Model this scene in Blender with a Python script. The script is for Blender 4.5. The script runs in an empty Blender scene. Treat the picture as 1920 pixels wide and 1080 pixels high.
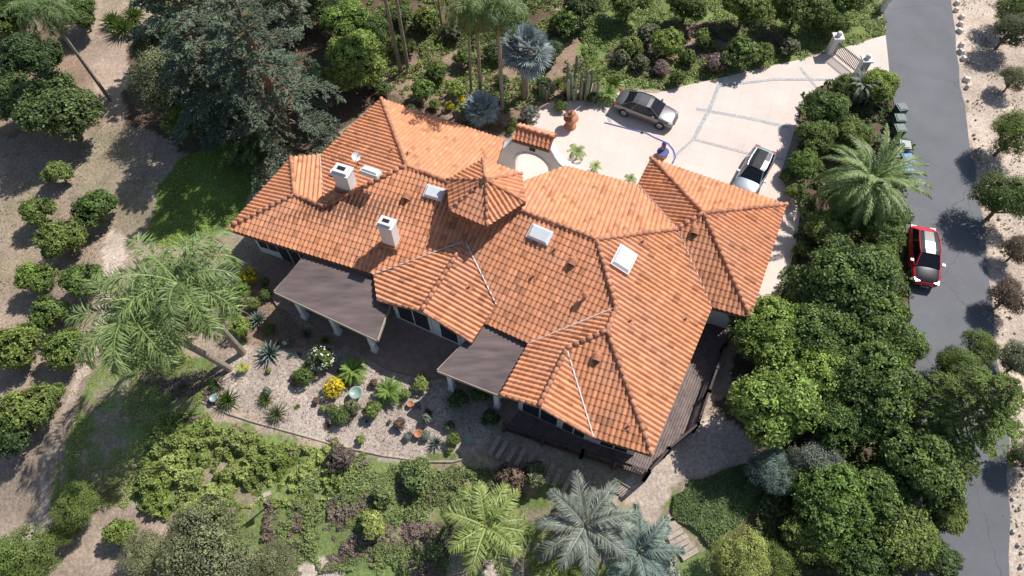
import bpy,bmesh,math,random
import numpy as np
from mathutils import Vector,Matrix
from mathutils.geometry import tessellate_polygon
random.seed(7)
H=38.0
# ---------- survey helpers : sight line -> world position at height z ----------
def U(u,v,z=0.0):
    x=u-960.0;y=540.0-v;t=(H-z)/(1108.51-.5*y)
    return (x*t,(640+.866*y)*t,z)
def sp(t,k=2.0): return k*np.log1p(np.exp(np.clip(t/k,-40,40)))
def noise2(x,y,s,seed):
    x=np.asarray(x,float)/s;y=np.asarray(y,float)/s
    xi=np.floor(x).astype(np.int64);yi=np.floor(y).astype(np.int64);fx=x-xi;fy=y-yi
    fx=fx*fx*(3-2*fx);fy=fy*fy*(3-2*fy)
    def hsh(a,b):
        h=(a*374761393+b*668265263+seed*974634777)&0x7fffffff
        h=((h^(h>>13))*1274126177)&0x7fffffff
        return ((h^(h>>16))&0xffff)/65535.0
    return (hsh(xi,yi)*(1-fx)+hsh(xi+1,yi)*fx)*(1-fy)+(hsh(xi,yi+1)*(1-fx)+hsh(xi+1,yi+1)*fx)*fy
def hgt(x,y):
    x=np.asarray(x,float);y=np.asarray(y,float)
    a=6*np.tanh(.26*sp(11.5-y)/6)
    b=5*np.tanh(.2*sp(-18.5-x)/5)
    m=1/(1+np.exp(-(-17-x)))+1/(1+np.exp(-(11-y)))*(1/(1+np.exp((x-19))))
    return -a-b+np.clip(m,0,1)*(noise2(x,y,4,3)-.5)*.9
def hh(x,y): return float(hgt(x,y))
def G(u,v,dz=0):
    z=0
    for i in range(12):
        p=U(u,v,z+dz);z=.5*z+.5*hh(p[0],p[1])
    return (p[0],p[1],z)
# ---------- materials ----------
def newmat(name):
    m=bpy.data.materials.new(name);m.use_nodes=True
    nt=m.node_tree;b=nt.nodes['Principled BSDF'];return m,nt,b
def N(nt,t,**k):
    n=nt.nodes.new(t)
    for a,b in k.items(): setattr(n,a,b)
    return n
def simple(name,col,rough=.7,metal=0,nscale=8,namt=.15,bump=0,coat=0,spec=None,stretch=None):
    m,nt,b=newmat(name)
    b.inputs['Roughness'].default_value=rough;b.inputs['Metallic'].default_value=metal
    if coat: b.inputs['Coat Weight'].default_value=coat
    if spec is not None: b.inputs['Specular IOR Level'].default_value=spec
    tc=N(nt,'ShaderNodeTexCoord');no=N(nt,'ShaderNodeTexNoise');no.inputs['Scale'].default_value=nscale;no.inputs['Detail'].default_value=6
    if stretch:
        mg=N(nt,'ShaderNodeMapping');mg.inputs['Rotation'].default_value=(0,0,math.radians(21));mg.inputs['Scale'].default_value=stretch
        nt.links.new(tc.outputs['Object'],mg.inputs['Vector']);nt.links.new(mg.outputs[0],no.inputs['Vector'])
    else: nt.links.new(tc.outputs['Object'],no.inputs['Vector'])
    mp=N(nt,'ShaderNodeMapRange');mp.inputs[1].default_value=.3;mp.inputs[2].default_value=.7;mp.inputs[3].default_value=1-namt;mp.inputs[4].default_value=1+namt
    nt.links.new(no.outputs[0],mp.inputs[0])
    vm=N(nt,'ShaderNodeVectorMath',operation='SCALE');vm.inputs[0].default_value=col[:3]
    nt.links.new(mp.outputs[0],vm.inputs['Scale']);nt.links.new(vm.outputs[0],b.inputs['Base Color'])
    if bump:
        bp=N(nt,'ShaderNodeBump');bp.inputs['Strength'].default_value=bump;bp.inputs['Distance'].default_value=.05
        nt.links.new(no.outputs[0],bp.inputs['Height']);nt.links.new(bp.outputs[0],b.inputs['Normal'])
    return m
def leafmat(name,col,trans=.3,rough=.5,hue=.022):
    m,nt,b=newmat(name)
    at=N(nt,'ShaderNodeAttribute',attribute_name='val')
    oi=N(nt,'ShaderNodeObjectInfo')
    hs=N(nt,'ShaderNodeHueSaturation');hs.inputs['Color'].default_value=(*col,1)
    mr=N(nt,'ShaderNodeMapRange');mr.inputs[3].default_value=.5-hue;mr.inputs[4].default_value=.5+hue*.6
    nt.links.new(oi.outputs['Random'],mr.inputs[0]);nt.links.new(mr.outputs[0],hs.inputs['Hue'])
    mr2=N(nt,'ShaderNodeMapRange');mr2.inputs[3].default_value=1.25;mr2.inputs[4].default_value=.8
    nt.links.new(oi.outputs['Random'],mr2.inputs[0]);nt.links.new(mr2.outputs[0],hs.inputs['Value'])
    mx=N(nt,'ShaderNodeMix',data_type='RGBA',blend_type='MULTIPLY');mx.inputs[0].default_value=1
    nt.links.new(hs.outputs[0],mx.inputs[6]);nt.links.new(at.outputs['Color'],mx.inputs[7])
    nt.links.new(mx.outputs[2],b.inputs['Base Color']);b.inputs['Roughness'].default_value=rough
    tr=N(nt,'ShaderNodeBsdfTranslucent');nt.links.new(mx.outputs[2],tr.inputs['Color'])
    ms=N(nt,'ShaderNodeMixShader');ms.inputs[0].default_value=trans
    out=nt.nodes['Material Output']
    nt.links.new(b.outputs[0],ms.inputs[1]);nt.links.new(tr.outputs[0],ms.inputs[2]);nt.links.new(ms.outputs[0],out.inputs[0])
    return m
def valmat(name,col,rough=.8,nscale=3,namt=.25,stain=None):
    m,nt,b=newmat(name);b.inputs['Roughness'].default_value=rough
    b.inputs['Specular IOR Level'].default_value=.25
    at=N(nt,'ShaderNodeAttribute',attribute_name='val')
    tc=N(nt,'ShaderNodeTexCoord');no=N(nt,'ShaderNodeTexNoise');no.inputs['Scale'].default_value=nscale;no.inputs['Detail'].default_value=8
    nt.links.new(tc.outputs['Object'],no.inputs['Vector'])
    mp=N(nt,'ShaderNodeMapRange');mp.inputs[1].default_value=.3;mp.inputs[2].default_value=.7;mp.inputs[3].default_value=1-namt;mp.inputs[4].default_value=1+namt
    nt.links.new(no.outputs[0],mp.inputs[0])
    vm=N(nt,'ShaderNodeVectorMath',operation='SCALE');vm.inputs[0].default_value=col;nt.links.new(mp.outputs[0],vm.inputs['Scale'])
    v2=N(nt,'ShaderNodeVectorMath',operation='MULTIPLY');nt.links.new(vm.outputs[0],v2.inputs[0]);nt.links.new(at.outputs['Color'],v2.inputs[1])
    last=v2.outputs[0]
    if stain:
        n2=N(nt,'ShaderNodeTexNoise');n2.inputs['Scale'].default_value=.4;n2.inputs['Detail'].default_value=8;nt.links.new(tc.outputs['Object'],n2.inputs['Vector'])
        r=N(nt,'ShaderNodeMapRange');r.inputs[1].default_value=.40;r.inputs[2].default_value=.72;r.inputs[4].default_value=.55;nt.links.new(n2.outputs[0],r.inputs[0])
        mx=N(nt,'ShaderNodeMix',data_type='RGBA');nt.links.new(r.outputs[0],mx.inputs[0]);nt.links.new(last,mx.inputs[6])
        v3=N(nt,'ShaderNodeVectorMath',operation='MULTIPLY');v3.inputs[0].default_value=stain;nt.links.new(at.outputs['Color'],v3.inputs[1]);nt.links.new(v3.outputs[0],mx.inputs[7]);last=mx.outputs[2]
    nt.links.new(last,b.inputs['Base Color'])
    return m
M={}
M['tile']=valmat('roof_tile',(.72,.32,.165),.7,2.5,.12,(.60,.33,.225))
M['cap']=valmat('ridge_tile',(.50,.23,.14),.8,4,.25)
M['deckroof']=simple('roof_underside',(.22,.10,.06))
M['flash']=simple('metal_flashing',(.68,.66,.64),.5)
M['stucco']=simple('stucco',(.82,.79,.76),.9,0,12,.05,.2)
M['white']=simple('white_paint',(.80,.79,.77),.6,0,5,.05)
M['skyl']=simple('skylight_dome',(.80,.82,.84),.2,0,2,.05,coat=.5)
M['glass']=simple('window_glass',(.03,.04,.05),.05,0,2,.1,spec=.9)
M['patioroof']=simple('patio_cover_felt',(.145,.108,.104),.85,0,1.2,.32,.25,stretch=(.5,2.2,1))
M['beige']=simple('beige_trim',(.45,.38,.30),.8)
M['darkwood']=simple('dark_wood',(.07,.05,.045),.75,0,3,.3)
M['deckw']=simple('deck_board',(.22,.165,.15),.8,0,3,.3)
M['ptile']=simple('patio_tile',(.32,.22,.18),.8,0,3,.2)
M['black']=simple('black_plastic',(.012,.012,.013),.6)
M['tyre']=simple('tyre_rubber',(.02,.02,.02),.85)
M['rim']=simple('alloy_rim',(.5,.5,.52),.3,.9)
M['lampw']=simple('head_lamp',(.5,.52,.55),.2,0,2,.05)
M['lampr']=simple('tail_lamp',(.4,.01,.01),.2,0,2,.05)
M['cglass']=simple('car_glass',(.012,.015,.02),.12,0,2,.1,spec=.35)
M['grey']=simple('grey_paint',(.17,.16,.16),.3,.6,2,.03,coat=1)
M['silver']=simple('silver_paint',(.42,.45,.49),.32,.6,2,.03,coat=.6)
M['red']=simple('red_paint',(.65,.012,.03),.25,.0,2,.03,coat=.6)
M['blackp']=simple('black_paint',(.018,.018,.02),.22,.0,2,.03,coat=.5)
M['bark']=valmat('bark',(.20,.145,.10),.95,5,.35)
M['palmbark']=valmat('palm_bark',(.30,.25,.19),.95,6,.3)
M['terra']=simple('terracotta_pot',(.46,.20,.11),.8,0,6,.2)
M['blue']=simple('blue_glazed_tile',(.06,.09,.30),.4,0,30,.5)
M['greytile']=simple('grey_stone_band',(.44,.44,.44),.8,0,9,.35)
M['bluebin']=simple('blue_bin_plastic',(.02,.16,.40),.5)
M['greenbin']=simple('green_bin_plastic',(.06,.11,.10),.5)
M['greybin']=simple('grey_bin_plastic',(.32,.35,.35),.5)
M['stone']=valmat('stone',(.46,.42,.37),.9,5,.25)
M['step']=simple('stone_step',(.42,.35,.29),.9,0,5,.25,.4)
M['petal']=simple('white_petal',(.8,.8,.76),.6)
L_=dict(green=(.185,.265,.062),dark=(.115,.175,.055),bright=(.26,.37,.078),olive=(.235,.26,.13),
 yellow=(.75,.66,.04),palm=(.235,.32,.11),silver=(.38,.44,.45),agave=(.17,.23,.19),conifer=(.20,.25,.165),
 cover=(.26,.335,.12),yg=(.33,.405,.12),grey=(.30,.33,.27),brown=(.26,.185,.13),bluegreen=(.19,.26,.22),cactus=(.19,.22,.15),heather=(.30,.22,.19))
for k,c in L_.items(): M['l_'+k]=leafmat('foliage_'+k,c,.3 if k not in('agave','cactus') else .05)
# ---------- mesh builder ----------
class MB:
    def __init__(s): s.v=[];s.f=[];s.m=[];s.c=[];s.n=0
    def add(s,verts,faces,mat=0,val=1.0):
        s.v.extend([tuple(map(float,p)) for p in verts])
        for i,f in enumerate(faces):
            s.f.append(tuple(int(j)+s.n for j in f));s.m.append(mat)
            s.c.append(val if np.isscalar(val) else val[i])
        s.n+=len(verts)
    def arr(s,V,k,mat,vals):
        n=V.shape[0]
        if n==0:return
        s.v.extend(V.reshape(-1,3).tolist())
        idx=(np.arange(n*k).reshape(n,k)+s.n).tolist()
        s.f.extend(idx);s.m.extend([mat]*n);s.c.extend(np.broadcast_to(np.asarray(vals,float),(n,)).tolist());s.n+=n*k
    def box(s,c,d,mat=0,rot=0,val=1.0,taper=1.0,fr=None):
        if fr is None: fr=Matrix.Rotation(rot,3,'Z')
        vs=[]
        for z in(-.5,.5):
            k=taper if z>0 else 1
            for x,y in((-.5,-.5),(.5,-.5),(.5,.5),(-.5,.5)):
                vs.append(Vector(c)+fr@Vector((x*d[0]*k,y*d[1]*k,z*d[2])))
        s.add(vs,[(3,2,1,0),(4,5,6,7),(0,1,5,4),(1,2,6,5),(2,3,7,6),(3,0,4,7)],mat,val)
    def tube(s,pts,rad,mat=0,seg=8,val=1.0,cap=True):
        pts=[Vector(p) for p in pts];vs=[];fs=[]
        for i,p in enumerate(pts):
            d=(pts[min(i+1,len(pts)-1)]-pts[max(i-1,0)]).normalized()
            a=d.orthogonal().normalized() if abs(d.z)<.9 else Vector((1,0,0))
            a=(a-d*a.dot(d)).normalized();b=d.cross(a)
            for j in range(seg):
                t=2*math.pi*j/seg;vs.append(p+(a*math.cos(t)+b*math.sin(t))*rad[i])
        for i in range(len(pts)-1):
            for j in range(seg):
                fs.append((i*seg+j,i*seg+(j+1)%seg,(i+1)*seg+(j+1)%seg,(i+1)*seg+j))
        if cap: fs.append(tuple(range(seg))[::-1]);fs.append(tuple((len(pts)-1)*seg+j for j in range(seg)))
        s.add(vs,fs,mat,val)
    def lathe(s,c,prof,mat=0,seg=20,val=1.0):
        vs=[];fs=[]
        for r,z in prof:
            for j in range(seg):
                t=2*math.pi*j/seg;vs.append((c[0]+r*math.cos(t),c[1]+r*math.sin(t),c[2]+z))
        for i in range(len(prof)-1):
            for j in range(seg): fs.append((i*seg+j,i*seg+(j+1)%seg,(i+1)*seg+(j+1)%seg,(i+1)*seg+j))
        fs.append(tuple((len(prof)-1)*seg+j for j in range(seg)))
        s.add(vs,fs,mat,val)
    def prism(s,poly,z0,z1,mat=0,val=1.0):
        n=len(poly);a=z0 if hasattr(z0,'__len__') else [z0]*n;b=z1 if hasattr(z1,'__len__') else [z1]*n
        vs=[(p[0],p[1],a[i]) for i,p in enumerate(poly)]+[(p[0],p[1],b[i]) for i,p in enumerate(poly)]
        tr=tessellate_polygon([[Vector((p[0],p[1],0)) for p in poly]])
        fs=[]
        for t in tr:
            q=[Vector(vs[i]) for i in t];up=(q[1]-q[0]).to_2d().to_3d().cross((q[2]-q[0]).to_2d().to_3d()).z>0
            t=t if up else t[::-1]
            fs.append(tuple(i+n for i in t));fs.append(tuple(t[::-1]))
        for i in range(n): fs.append((i,(i+1)%n,(i+1)%n+n,i+n))
        s.add(vs,fs,mat,val)
    def mesh(s,name,mats,smooth=False):
        me=bpy.data.meshes.new(name);me.from_pydata(s.v,[],s.f)
        for m in mats: me.materials.append(m)
        me.polygons.foreach_set('material_index',np.array(s.m,dtype=np.int32))
        lt=np.empty(len(me.polygons),dtype=np.int32);me.polygons.foreach_get('loop_total',lt)
        c=np.repeat(np.array(s.c,dtype=np.float32),lt)
        at=me.color_attributes.new('val','FLOAT_COLOR','CORNER')
        at.data.foreach_set('color',np.stack([c,c,c,np.ones_like(c)],1).ravel())
        if smooth: me.polygons.foreach_set('use_smooth',np.ones(len(me.polygons),dtype=bool))
        me.update();return me
def obj(name,me,parent=None,loc=(0,0,0),rot=0,sc=1):
    o=bpy.data.objects.new(name,me);bpy.context.scene.collection.objects.link(o)
    o.location=loc;o.rotation_euler=(0,0,rot);o.scale=(sc,sc,sc) if np.isscalar(sc) else sc
    if parent:o.parent=parent
    return o
def empty(name,loc=(0,0,0)):
    o=bpy.data.objects.new(name,None);bpy.context.scene.collection.objects.link(o);o.location=loc;return o
# ---------- leaves ----------
def unit(a): return a/np.maximum(np.linalg.norm(a,axis=-1,keepdims=True),1e-9)
def leaves(mb,C,Nn,T,L,W,vals,mat=0,mid=.1):
    T=unit(T-Nn*np.sum(T*Nn,1,keepdims=True));B=np.cross(Nn,T)
    L=np.broadcast_to(L,(len(C),))[:,None];W=np.broadcast_to(W,(len(C),))[:,None]
    V=np.stack([C-T*L*.5,C+B*W*.5+Nn*L*.06,C+T*L*.5-Nn*L*.06,C-B*W*.5+Nn*L*.06],1)
    mb.arr(V,4,mat,vals)
def kites(mb,P0,D,L,W,Nrm,vals,mat=0,droop=0.0):
    D=unit(D);B=unit(np.cross(D,Nrm));L=np.broadcast_to(L,(len(P0),))[:,None];W=np.broadcast_to(W,(len(P0),))[:,None]
    mid=P0+D*L*.4;tip=P0+D*L-np.array([0,0,1.])*L*droop
    V=np.stack([P0,mid+B*W*.5,tip,mid-B*W*.5],1);mb.arr(V,4,mat,vals)
def rdir(r,n,zmin=-1):
    z=r.uniform(zmin,1,n);a=r.uniform(0,2*np.pi,n);q=np.sqrt(1-z*z);return np.stack([q*np.cos(a),q*np.sin(a),z],1)
def crown(mb,r,R,Rz,zc,nl,ncl,nleaf,ls,lf=.45,cr=.13,zmin=-.4,rand=.55,aspect=.5):
    d=rdir(r,nl,-.35);cen=d*(R*(1-lf))*r.uniform(.55,1.0,(nl,1));lr=R*lf*r.uniform(.7,1.15,nl)
    k=r.integers(0,nl,ncl*3);dd=rdir(r,ncl*3,zmin);p=cen[k]+dd*lr[k][:,None]*r.uniform(.85,1.14,(ncl*3,1))
    dist=np.linalg.norm(p[:,None]-cen[None],axis=2)/lr[None];ok=(dist<.85).sum(1)==0
    p=p[ok][:ncl];dd=dd[ok][:ncl];n=len(p)
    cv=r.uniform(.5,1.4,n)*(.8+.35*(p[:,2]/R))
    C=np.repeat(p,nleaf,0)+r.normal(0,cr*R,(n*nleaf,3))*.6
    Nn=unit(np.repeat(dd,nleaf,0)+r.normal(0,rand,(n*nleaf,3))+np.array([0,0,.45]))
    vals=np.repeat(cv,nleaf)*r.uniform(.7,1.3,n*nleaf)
    sz=r.uniform(.7,1.3,n*nleaf)*ls
    C[:,2]*=Rz/R;C[:,2]+=zc
    leaves(mb,C,Nn,r.normal(0,1,(n*nleaf,3)),sz,sz*aspect,vals)
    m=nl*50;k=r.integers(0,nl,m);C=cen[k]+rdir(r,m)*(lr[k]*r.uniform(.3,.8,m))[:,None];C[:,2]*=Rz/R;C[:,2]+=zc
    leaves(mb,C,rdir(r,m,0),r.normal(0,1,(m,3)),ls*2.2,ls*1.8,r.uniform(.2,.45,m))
    return cen,lr
def tree_mesh(seed,R=3,Rz=2.3,zc=3.0,nl=13,ncl=620,nleaf=16,ls=.24,mat='l_green',lf=.42,bark='bark',name='t',cr=.10,aspect=.5):
    r=np.random.default_rng(seed);mb=MB();cen,lr=crown(mb,r,R,Rz,zc,nl,ncl,nleaf,ls,lf,cr,aspect=aspect)
    mb.tube([(0,0,-.4),(.05,0,zc*.3),(.1,.05,zc*.6),(.1,.05,zc)],[R*.07,R*.055,R*.045,R*.03],1)
    for c in cen:
        c=Vector(c);c.z=c.z*Rz/R+zc;b=Vector((.05,0,zc*.35));mm=b.lerp(c,.5)+Vector((0,0,-.12*R))
        mb.tube([b,mm,c],[R*.03,R*.02,R*.008],1,5)
    return mb.mesh(name,[M[mat],M[bark]])
def shrub_mesh(seed,mat,R=1.0,ls=.11,n=170,nleaf=16,name='s',rough=.0,zmin=-.1,flower=False):
    r=np.random.default_rng(seed);mb=MB();nl=9 if rough else 5
    crown(mb,r,R,R*.85,R*.75,nl,n,nleaf,ls,.45 if rough else .68,.09,zmin,.5)
    mb.tube([(0,0,-.2),(0,0,R*.7)],[.06,.03],1,6)
    if flower:
        d=rdir(r,70,0);leaves(mb,d*np.array([R,R,R*.9])+np.array([0,0,R*.75]),d,r.normal(0,1,(70,3)),.16,.15,np.ones(70),2)
    return mb.mesh(name,[M[mat],M['bark'],M['petal']])
_c={}
def cached(key,fn):
    if key not in _c:_c[key]=fn()
    return _c[key]
def swap(me,mat):
    def f():
        m=me.copy();m.materials[0]=M[mat];return m
    return cached((me.name,mat),f)
def ppm(v,z=0): return (H-z)/(1108.51-.5*(540-v))
big=[tree_mesh(10+i,name='broadleaf_big',ncl=620,nleaf=20,nl=17,cr=.08,lf=.37) for i in range(4)]
fine=[tree_mesh(30+i,nl=18,ncl=760,nleaf=19,ls=.15,name='fineleaf',lf=.34,aspect=.4) for i in range(3)]
med=[tree_mesh(50+i,R=1.7,Rz=1.4,zc=1.5,nl=12,ncl=260,nleaf=15,ls=.2,name='orchard',lf=.40) for i in range(3)]
ball=[shrub_mesh(70+i,'l_green',name='ball') for i in range(3)]
rough=[shrub_mesh(80+i,'l_green',name='roughshrub',rough=1,ls=.14,n=200) for i in range(3)]
flow=shrub_mesh(90,'l_green',name='flowering',flower=True)
PR=dict(big=(big,3.0,3.0),fine=(fine,3.0,3.0),med=(med,1.7,1.5),ball=(ball,1.0,.75),rough=(rough,1.0,.7))
rr=random.Random(5)
def place(kind,name,u,v,r,mat,zs=1.0):
    ms,R0,zc=PR[kind];k=1
    x,y,z=G(u,v)
    for i in range(3):
        s=r*ppm(v,z+zc*k)/R0;k=s*zs
        x,y,_=U(u,v,z+zc*k);z=hh(x,y)
    me=swap(ms[rr.randrange(len(ms))],mat)
    return obj(name,me,loc=(x,y,z),rot=rr.uniform(0,6.28),sc=(s*rr.uniform(.95,1.05),s*rr.uniform(.95,1.05),k))
# ================= TERRAIN =================
fx=np.arange(-62,62.01,.25);fy=np.arange(-8,72.01,.25)
far=lambda a,s:np.array([a+s*d for d in(2,6,14,30,60,120,300,800,2500)])
xs=np.concatenate([far(-62,-1)[::-1],fx,far(62,1)]);ys=np.concatenate([far(-8,-1)[::-1],fy,far(72,1)])
X,Y=np.meshgrid(xs,ys);Z=hgt(X,Y)
nx,ny=len(xs),len(ys)
me=bpy.data.meshes.new('ground');V=np.stack([X,Y,Z],-1).reshape(-1,3)
idx=np.arange(nx*ny).reshape(ny,nx);F=np.stack([idx[:-1,:-1],idx[:-1,1:],idx[1:,1:],idx[1:,:-1]],-1).reshape(-1,4)
me.from_pydata(V.tolist(),[],F.tolist())
wx=X+(noise2(X,Y,2.2,1)-.5)*1.3+(noise2(X,Y,.7,2)-.5)*.5;wy=Y+(noise2(X,Y,2.2,5)-.5)*1.3+(noise2(X,Y,.7,6)-.5)*.5
def pip(poly,px,py):
    ins=np.zeros(px.shape,bool);n=len(poly)
    for i in range(n):
        x0,y0=poly[i][:2];x1,y1=poly[(i+1)%n][:2]
        if y0==y1: continue
        c=((y0>py)!=(y1>py))&(px<(x1-x0)*(py-y0)/(y1-y0)+x0);ins^=c
    return ins
def W_(pl): return [G(u,v)[:2] for u,v in pl]
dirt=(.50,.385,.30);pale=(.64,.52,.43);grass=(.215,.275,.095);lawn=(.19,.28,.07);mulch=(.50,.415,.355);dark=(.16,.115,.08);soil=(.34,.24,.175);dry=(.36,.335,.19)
col=np.zeros((ny,nx,3));col[:]=dirt
n1=noise2(X,Y,6,11)[...,None];n3=noise2(X,Y,1.5,12)[...,None]
col=col*(.8+.3*n1);g=np.clip((noise2(X,Y,5,21)*.6+noise2(X,Y,1.3,22)*.4-.5)*5,0,1)[...,None]
col=col*(1-.4*g)+np.array(dry)*.4*g
Z_=[(soil,[(-150,-60),(110,-60),(130,80),(190,190),(180,240),(-150,260)]),
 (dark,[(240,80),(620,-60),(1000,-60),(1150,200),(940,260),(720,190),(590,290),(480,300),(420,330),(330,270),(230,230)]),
 (soil,[(680,130),(800,90),(1130,60),(1150,180),(1010,200),(940,240),(760,190)]),
 (lawn,[(345,290),(440,265),(500,330),(430,430),(340,470),(270,450),(290,360)]),
 (grass,[(1110,150),(1170,170),(1300,160),(1345,148),(1540,100),(1655,66),(1650,-60),(1050,-60)]),
 (soil,[(1130,120),(1180,70),(1300,40),(1450,40),(1500,70),(1400,110),(1300,130),(1230,160)]),
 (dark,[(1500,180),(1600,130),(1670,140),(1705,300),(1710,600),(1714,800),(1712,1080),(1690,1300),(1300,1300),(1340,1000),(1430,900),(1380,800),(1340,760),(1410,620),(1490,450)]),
 (grass,[(200,640),(260,600),(420,680),(370,770),(430,800),(650,840),(850,862),(965,880),(1000,960),(960,1040),(700,1000),(520,960),(300,930),(200,960),(90,980),(110,850),(170,740)]),
 (grass,[(400,950),(700,940),(1300,900),(1420,870),(1440,960),(1340,1040),(1300,1200),(300,1200)]),
 (mulch,[(430,500),(520,560),(700,640),(930,770),(905,845),(850,862),(800,862),(640,835),(480,790),(375,750),(385,700),(430,650)]),
 (soil,[(430,500),(520,560),(700,650),(640,650),(520,640),(440,640)]),
 (pale,[(540,1050),(620,1040),(650,1120),(520,1120)]),(pale,[(920,1040),(1000,1050),(1000,1120),(900,1120)]),
 (dirt,[(140,1010),(300,990),(330,1030),(200,1100),(120,1100)]),
 (pale,[(1225,830),(1380,790),(1440,880),(1400,920),(1340,870),(1255,925),(1240,990),(1290,1060),(1180,960),(1150,930)]),
 (pale,[(1786,-60),(1800,150),(1845,400),(1862,600),(1888,800),(1895,1100),(2100,1200),(2100,-60)]),
 (pale,[(95,845),(175,700),(215,560),(240,450),(200,440),(180,640),(110,830),(60,960),(0,1000),(0,1040),(90,1010)])]
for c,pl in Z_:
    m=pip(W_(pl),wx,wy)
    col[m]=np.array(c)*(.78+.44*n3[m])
gm=pip(W_([(200,640),(420,680),(430,800),(965,880),(1420,870),(1440,960),(1300,1200),(90,1200),(110,850)]),wx,wy)&(col[...,1]>col[...,0])
pt=np.clip((noise2(X,Y,2.5,31)*.5+noise2(X,Y,.8,32)*.5-.48)*7,0,1)[...,None]*gm[...,None]*.8
col=col*(1-pt)+np.array([.42,.325,.25])*pt
ca=me.color_attributes.new('zone','FLOAT_COLOR','POINT')
ca.data.foreach_set('color',np.concatenate([col,np.ones((ny,nx,1))],-1).astype(np.float32).ravel())
m,nt,b=newmat('ground_soil');b.inputs['Roughness'].default_value=.95;b.inputs['Specular IOR Level'].default_value=.1
at=N(nt,'ShaderNodeAttribute',attribute_name='zone');tc=N(nt,'ShaderNodeTexCoord')
def mulnoise(src,scale,lo,hi,det=8):
    no=N(nt,'ShaderNodeTexNoise');no.inputs['Scale'].default_value=scale;no.inputs['Detail'].default_value=det;no.inputs['Roughness'].default_value=.7
    nt.links.new(tc.outputs['Object'],no.inputs['Vector'])
    mp=N(nt,'ShaderNodeMapRange');mp.inputs[1].default_value=.3;mp.inputs[2].default_value=.7;mp.inputs[3].default_value=lo;mp.inputs[4].default_value=hi
    nt.links.new(no.outputs[0],mp.inputs[0]);vm=N(nt,'ShaderNodeVectorMath',operation='SCALE');nt.links.new(src,vm.inputs[0]);nt.links.new(mp.outputs[0],vm.inputs['Scale']);return vm.outputs[0],no
a1,_n=mulnoise(at.outputs['Color'],.5,.8,1.2);a2,nn=mulnoise(a1,5,.62,1.38)
vo=N(nt,'ShaderNodeTexVoronoi');vo.inputs['Scale'].default_value=6;nt.links.new(tc.outputs['Object'],vo.inputs['Vector'])
mp=N(nt,'ShaderNodeMapRange');mp.inputs[1].default_value=0;mp.inputs[2].default_value=.5;mp.inputs[3].default_value=1.12;mp.inputs[4].default_value=.88
nt.links.new(vo.outputs['Distance'],mp.inputs[0]);vm=N(nt,'ShaderNodeVectorMath',operation='SCALE');nt.links.new(a2,vm.inputs[0]);nt.links.new(mp.outputs[0],vm.inputs['Scale'])
nt.links.new(vm.outputs[0],b.inputs['Base Color'])
bp=N(nt,'ShaderNodeBump');bp.inputs['Strength'].default_value=.6;bp.inputs['Distance'].default_value=.08;nt.links.new(nn.outputs[0],bp.inputs['Height']);nt.links.new(bp.outputs[0],b.inputs['Normal'])
me.materials.append(m);me.polygons.foreach_set('use_smooth',np.ones(len(me.polygons),dtype=bool));obj('ground',me)
# ================= ROAD =================
le=[(1655,0),(1666,130),(1690,300),(1706,600),(1716,800),(1718,1080)];ri=[(1785,0),(1800,150),(1840,400),(1860,600),(1886,800),(1890,1080)]
def edge(pl):
    w=sorted([G(u,v) for u,v in pl],key=lambda p:p[1]);a=w[0];bq=w[-1]
    w=[(a[0]-3,a[1]-60,0)]+w+[(bq[0]+4,bq[1]+150,0)];return [p[1] for p in w],[p[0] for p in w]
ly,lx=edge(le);ry,rx=edge(ri);mb=MB();vs=[];fs=[];k=0
yy=np.arange(-50,190,1.0)
for y in yy:
    a=np.interp(y,ly,lx)+.12*(noise2(0,y,2,71)-.5);bb=np.interp(y,ry,rx)+.3*(noise2(0,y,2,72)-.5)
    for j in range(7):
        x=a+(bb-a)*j/6;vs.append((x,y,hh((a+bb)/2,y)+.07-(.02*abs(j-3)/3)))
for i in range(len(yy)-1):
    for j in range(6): fs.append((i*7+j,i*7+j+1,(i+1)*7+j+1,(i+1)*7+j))
mb.add(vs,fs)
m,nt,b=newmat('asphalt');b.inputs['Roughness'].default_value=.9;b.inputs['Specular IOR Level'].default_value=.25;tc=N(nt,'ShaderNodeTexCoord')
rgb=N(nt,'ShaderNodeRGB');rgb.outputs[0].default_value=(.178,.182,.196,1)
a1,_=mulnoise(rgb.outputs[0],.3,.86,1.12);a2,nn=mulnoise(a1,40,.8,1.2,3)
wn=N(nt,'ShaderNodeTexNoise');wn.inputs['Scale'].default_value=1.2;wn.inputs['Detail'].default_value=5;nt.links.new(tc.outputs['Object'],wn.inputs['Vector'])
mxv=N(nt,'ShaderNodeMix',data_type='RGBA');mxv.inputs[0].default_value=.4;nt.links.new(tc.outputs['Object'],mxv.inputs[6]);nt.links.new(wn.outputs['Color'],mxv.inputs[7])
vo=N(nt,'ShaderNodeTexVoronoi',feature='DISTANCE_TO_EDGE');vo.inputs['Scale'].default_value=.2;nt.links.new(mxv.outputs[2],vo.inputs['Vector'])
mp=N(nt,'ShaderNodeMapRange');mp.inputs[1].default_value=.0008;mp.inputs[2].default_value=.004;mp.inputs[3].default_value=.72;mp.inputs[4].default_value=1
nt.links.new(vo.outputs['Distance'],mp.inputs[0]);vm=N(nt,'ShaderNodeVectorMath',operation='SCALE');nt.links.new(a2,vm.inputs[0]);nt.links.new(mp.outputs[0],vm.inputs['Scale'])
nt.links.new(vm.outputs[0],b.inputs['Base Color']);obj('road',mb.mesh('road',[m],True))
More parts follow.
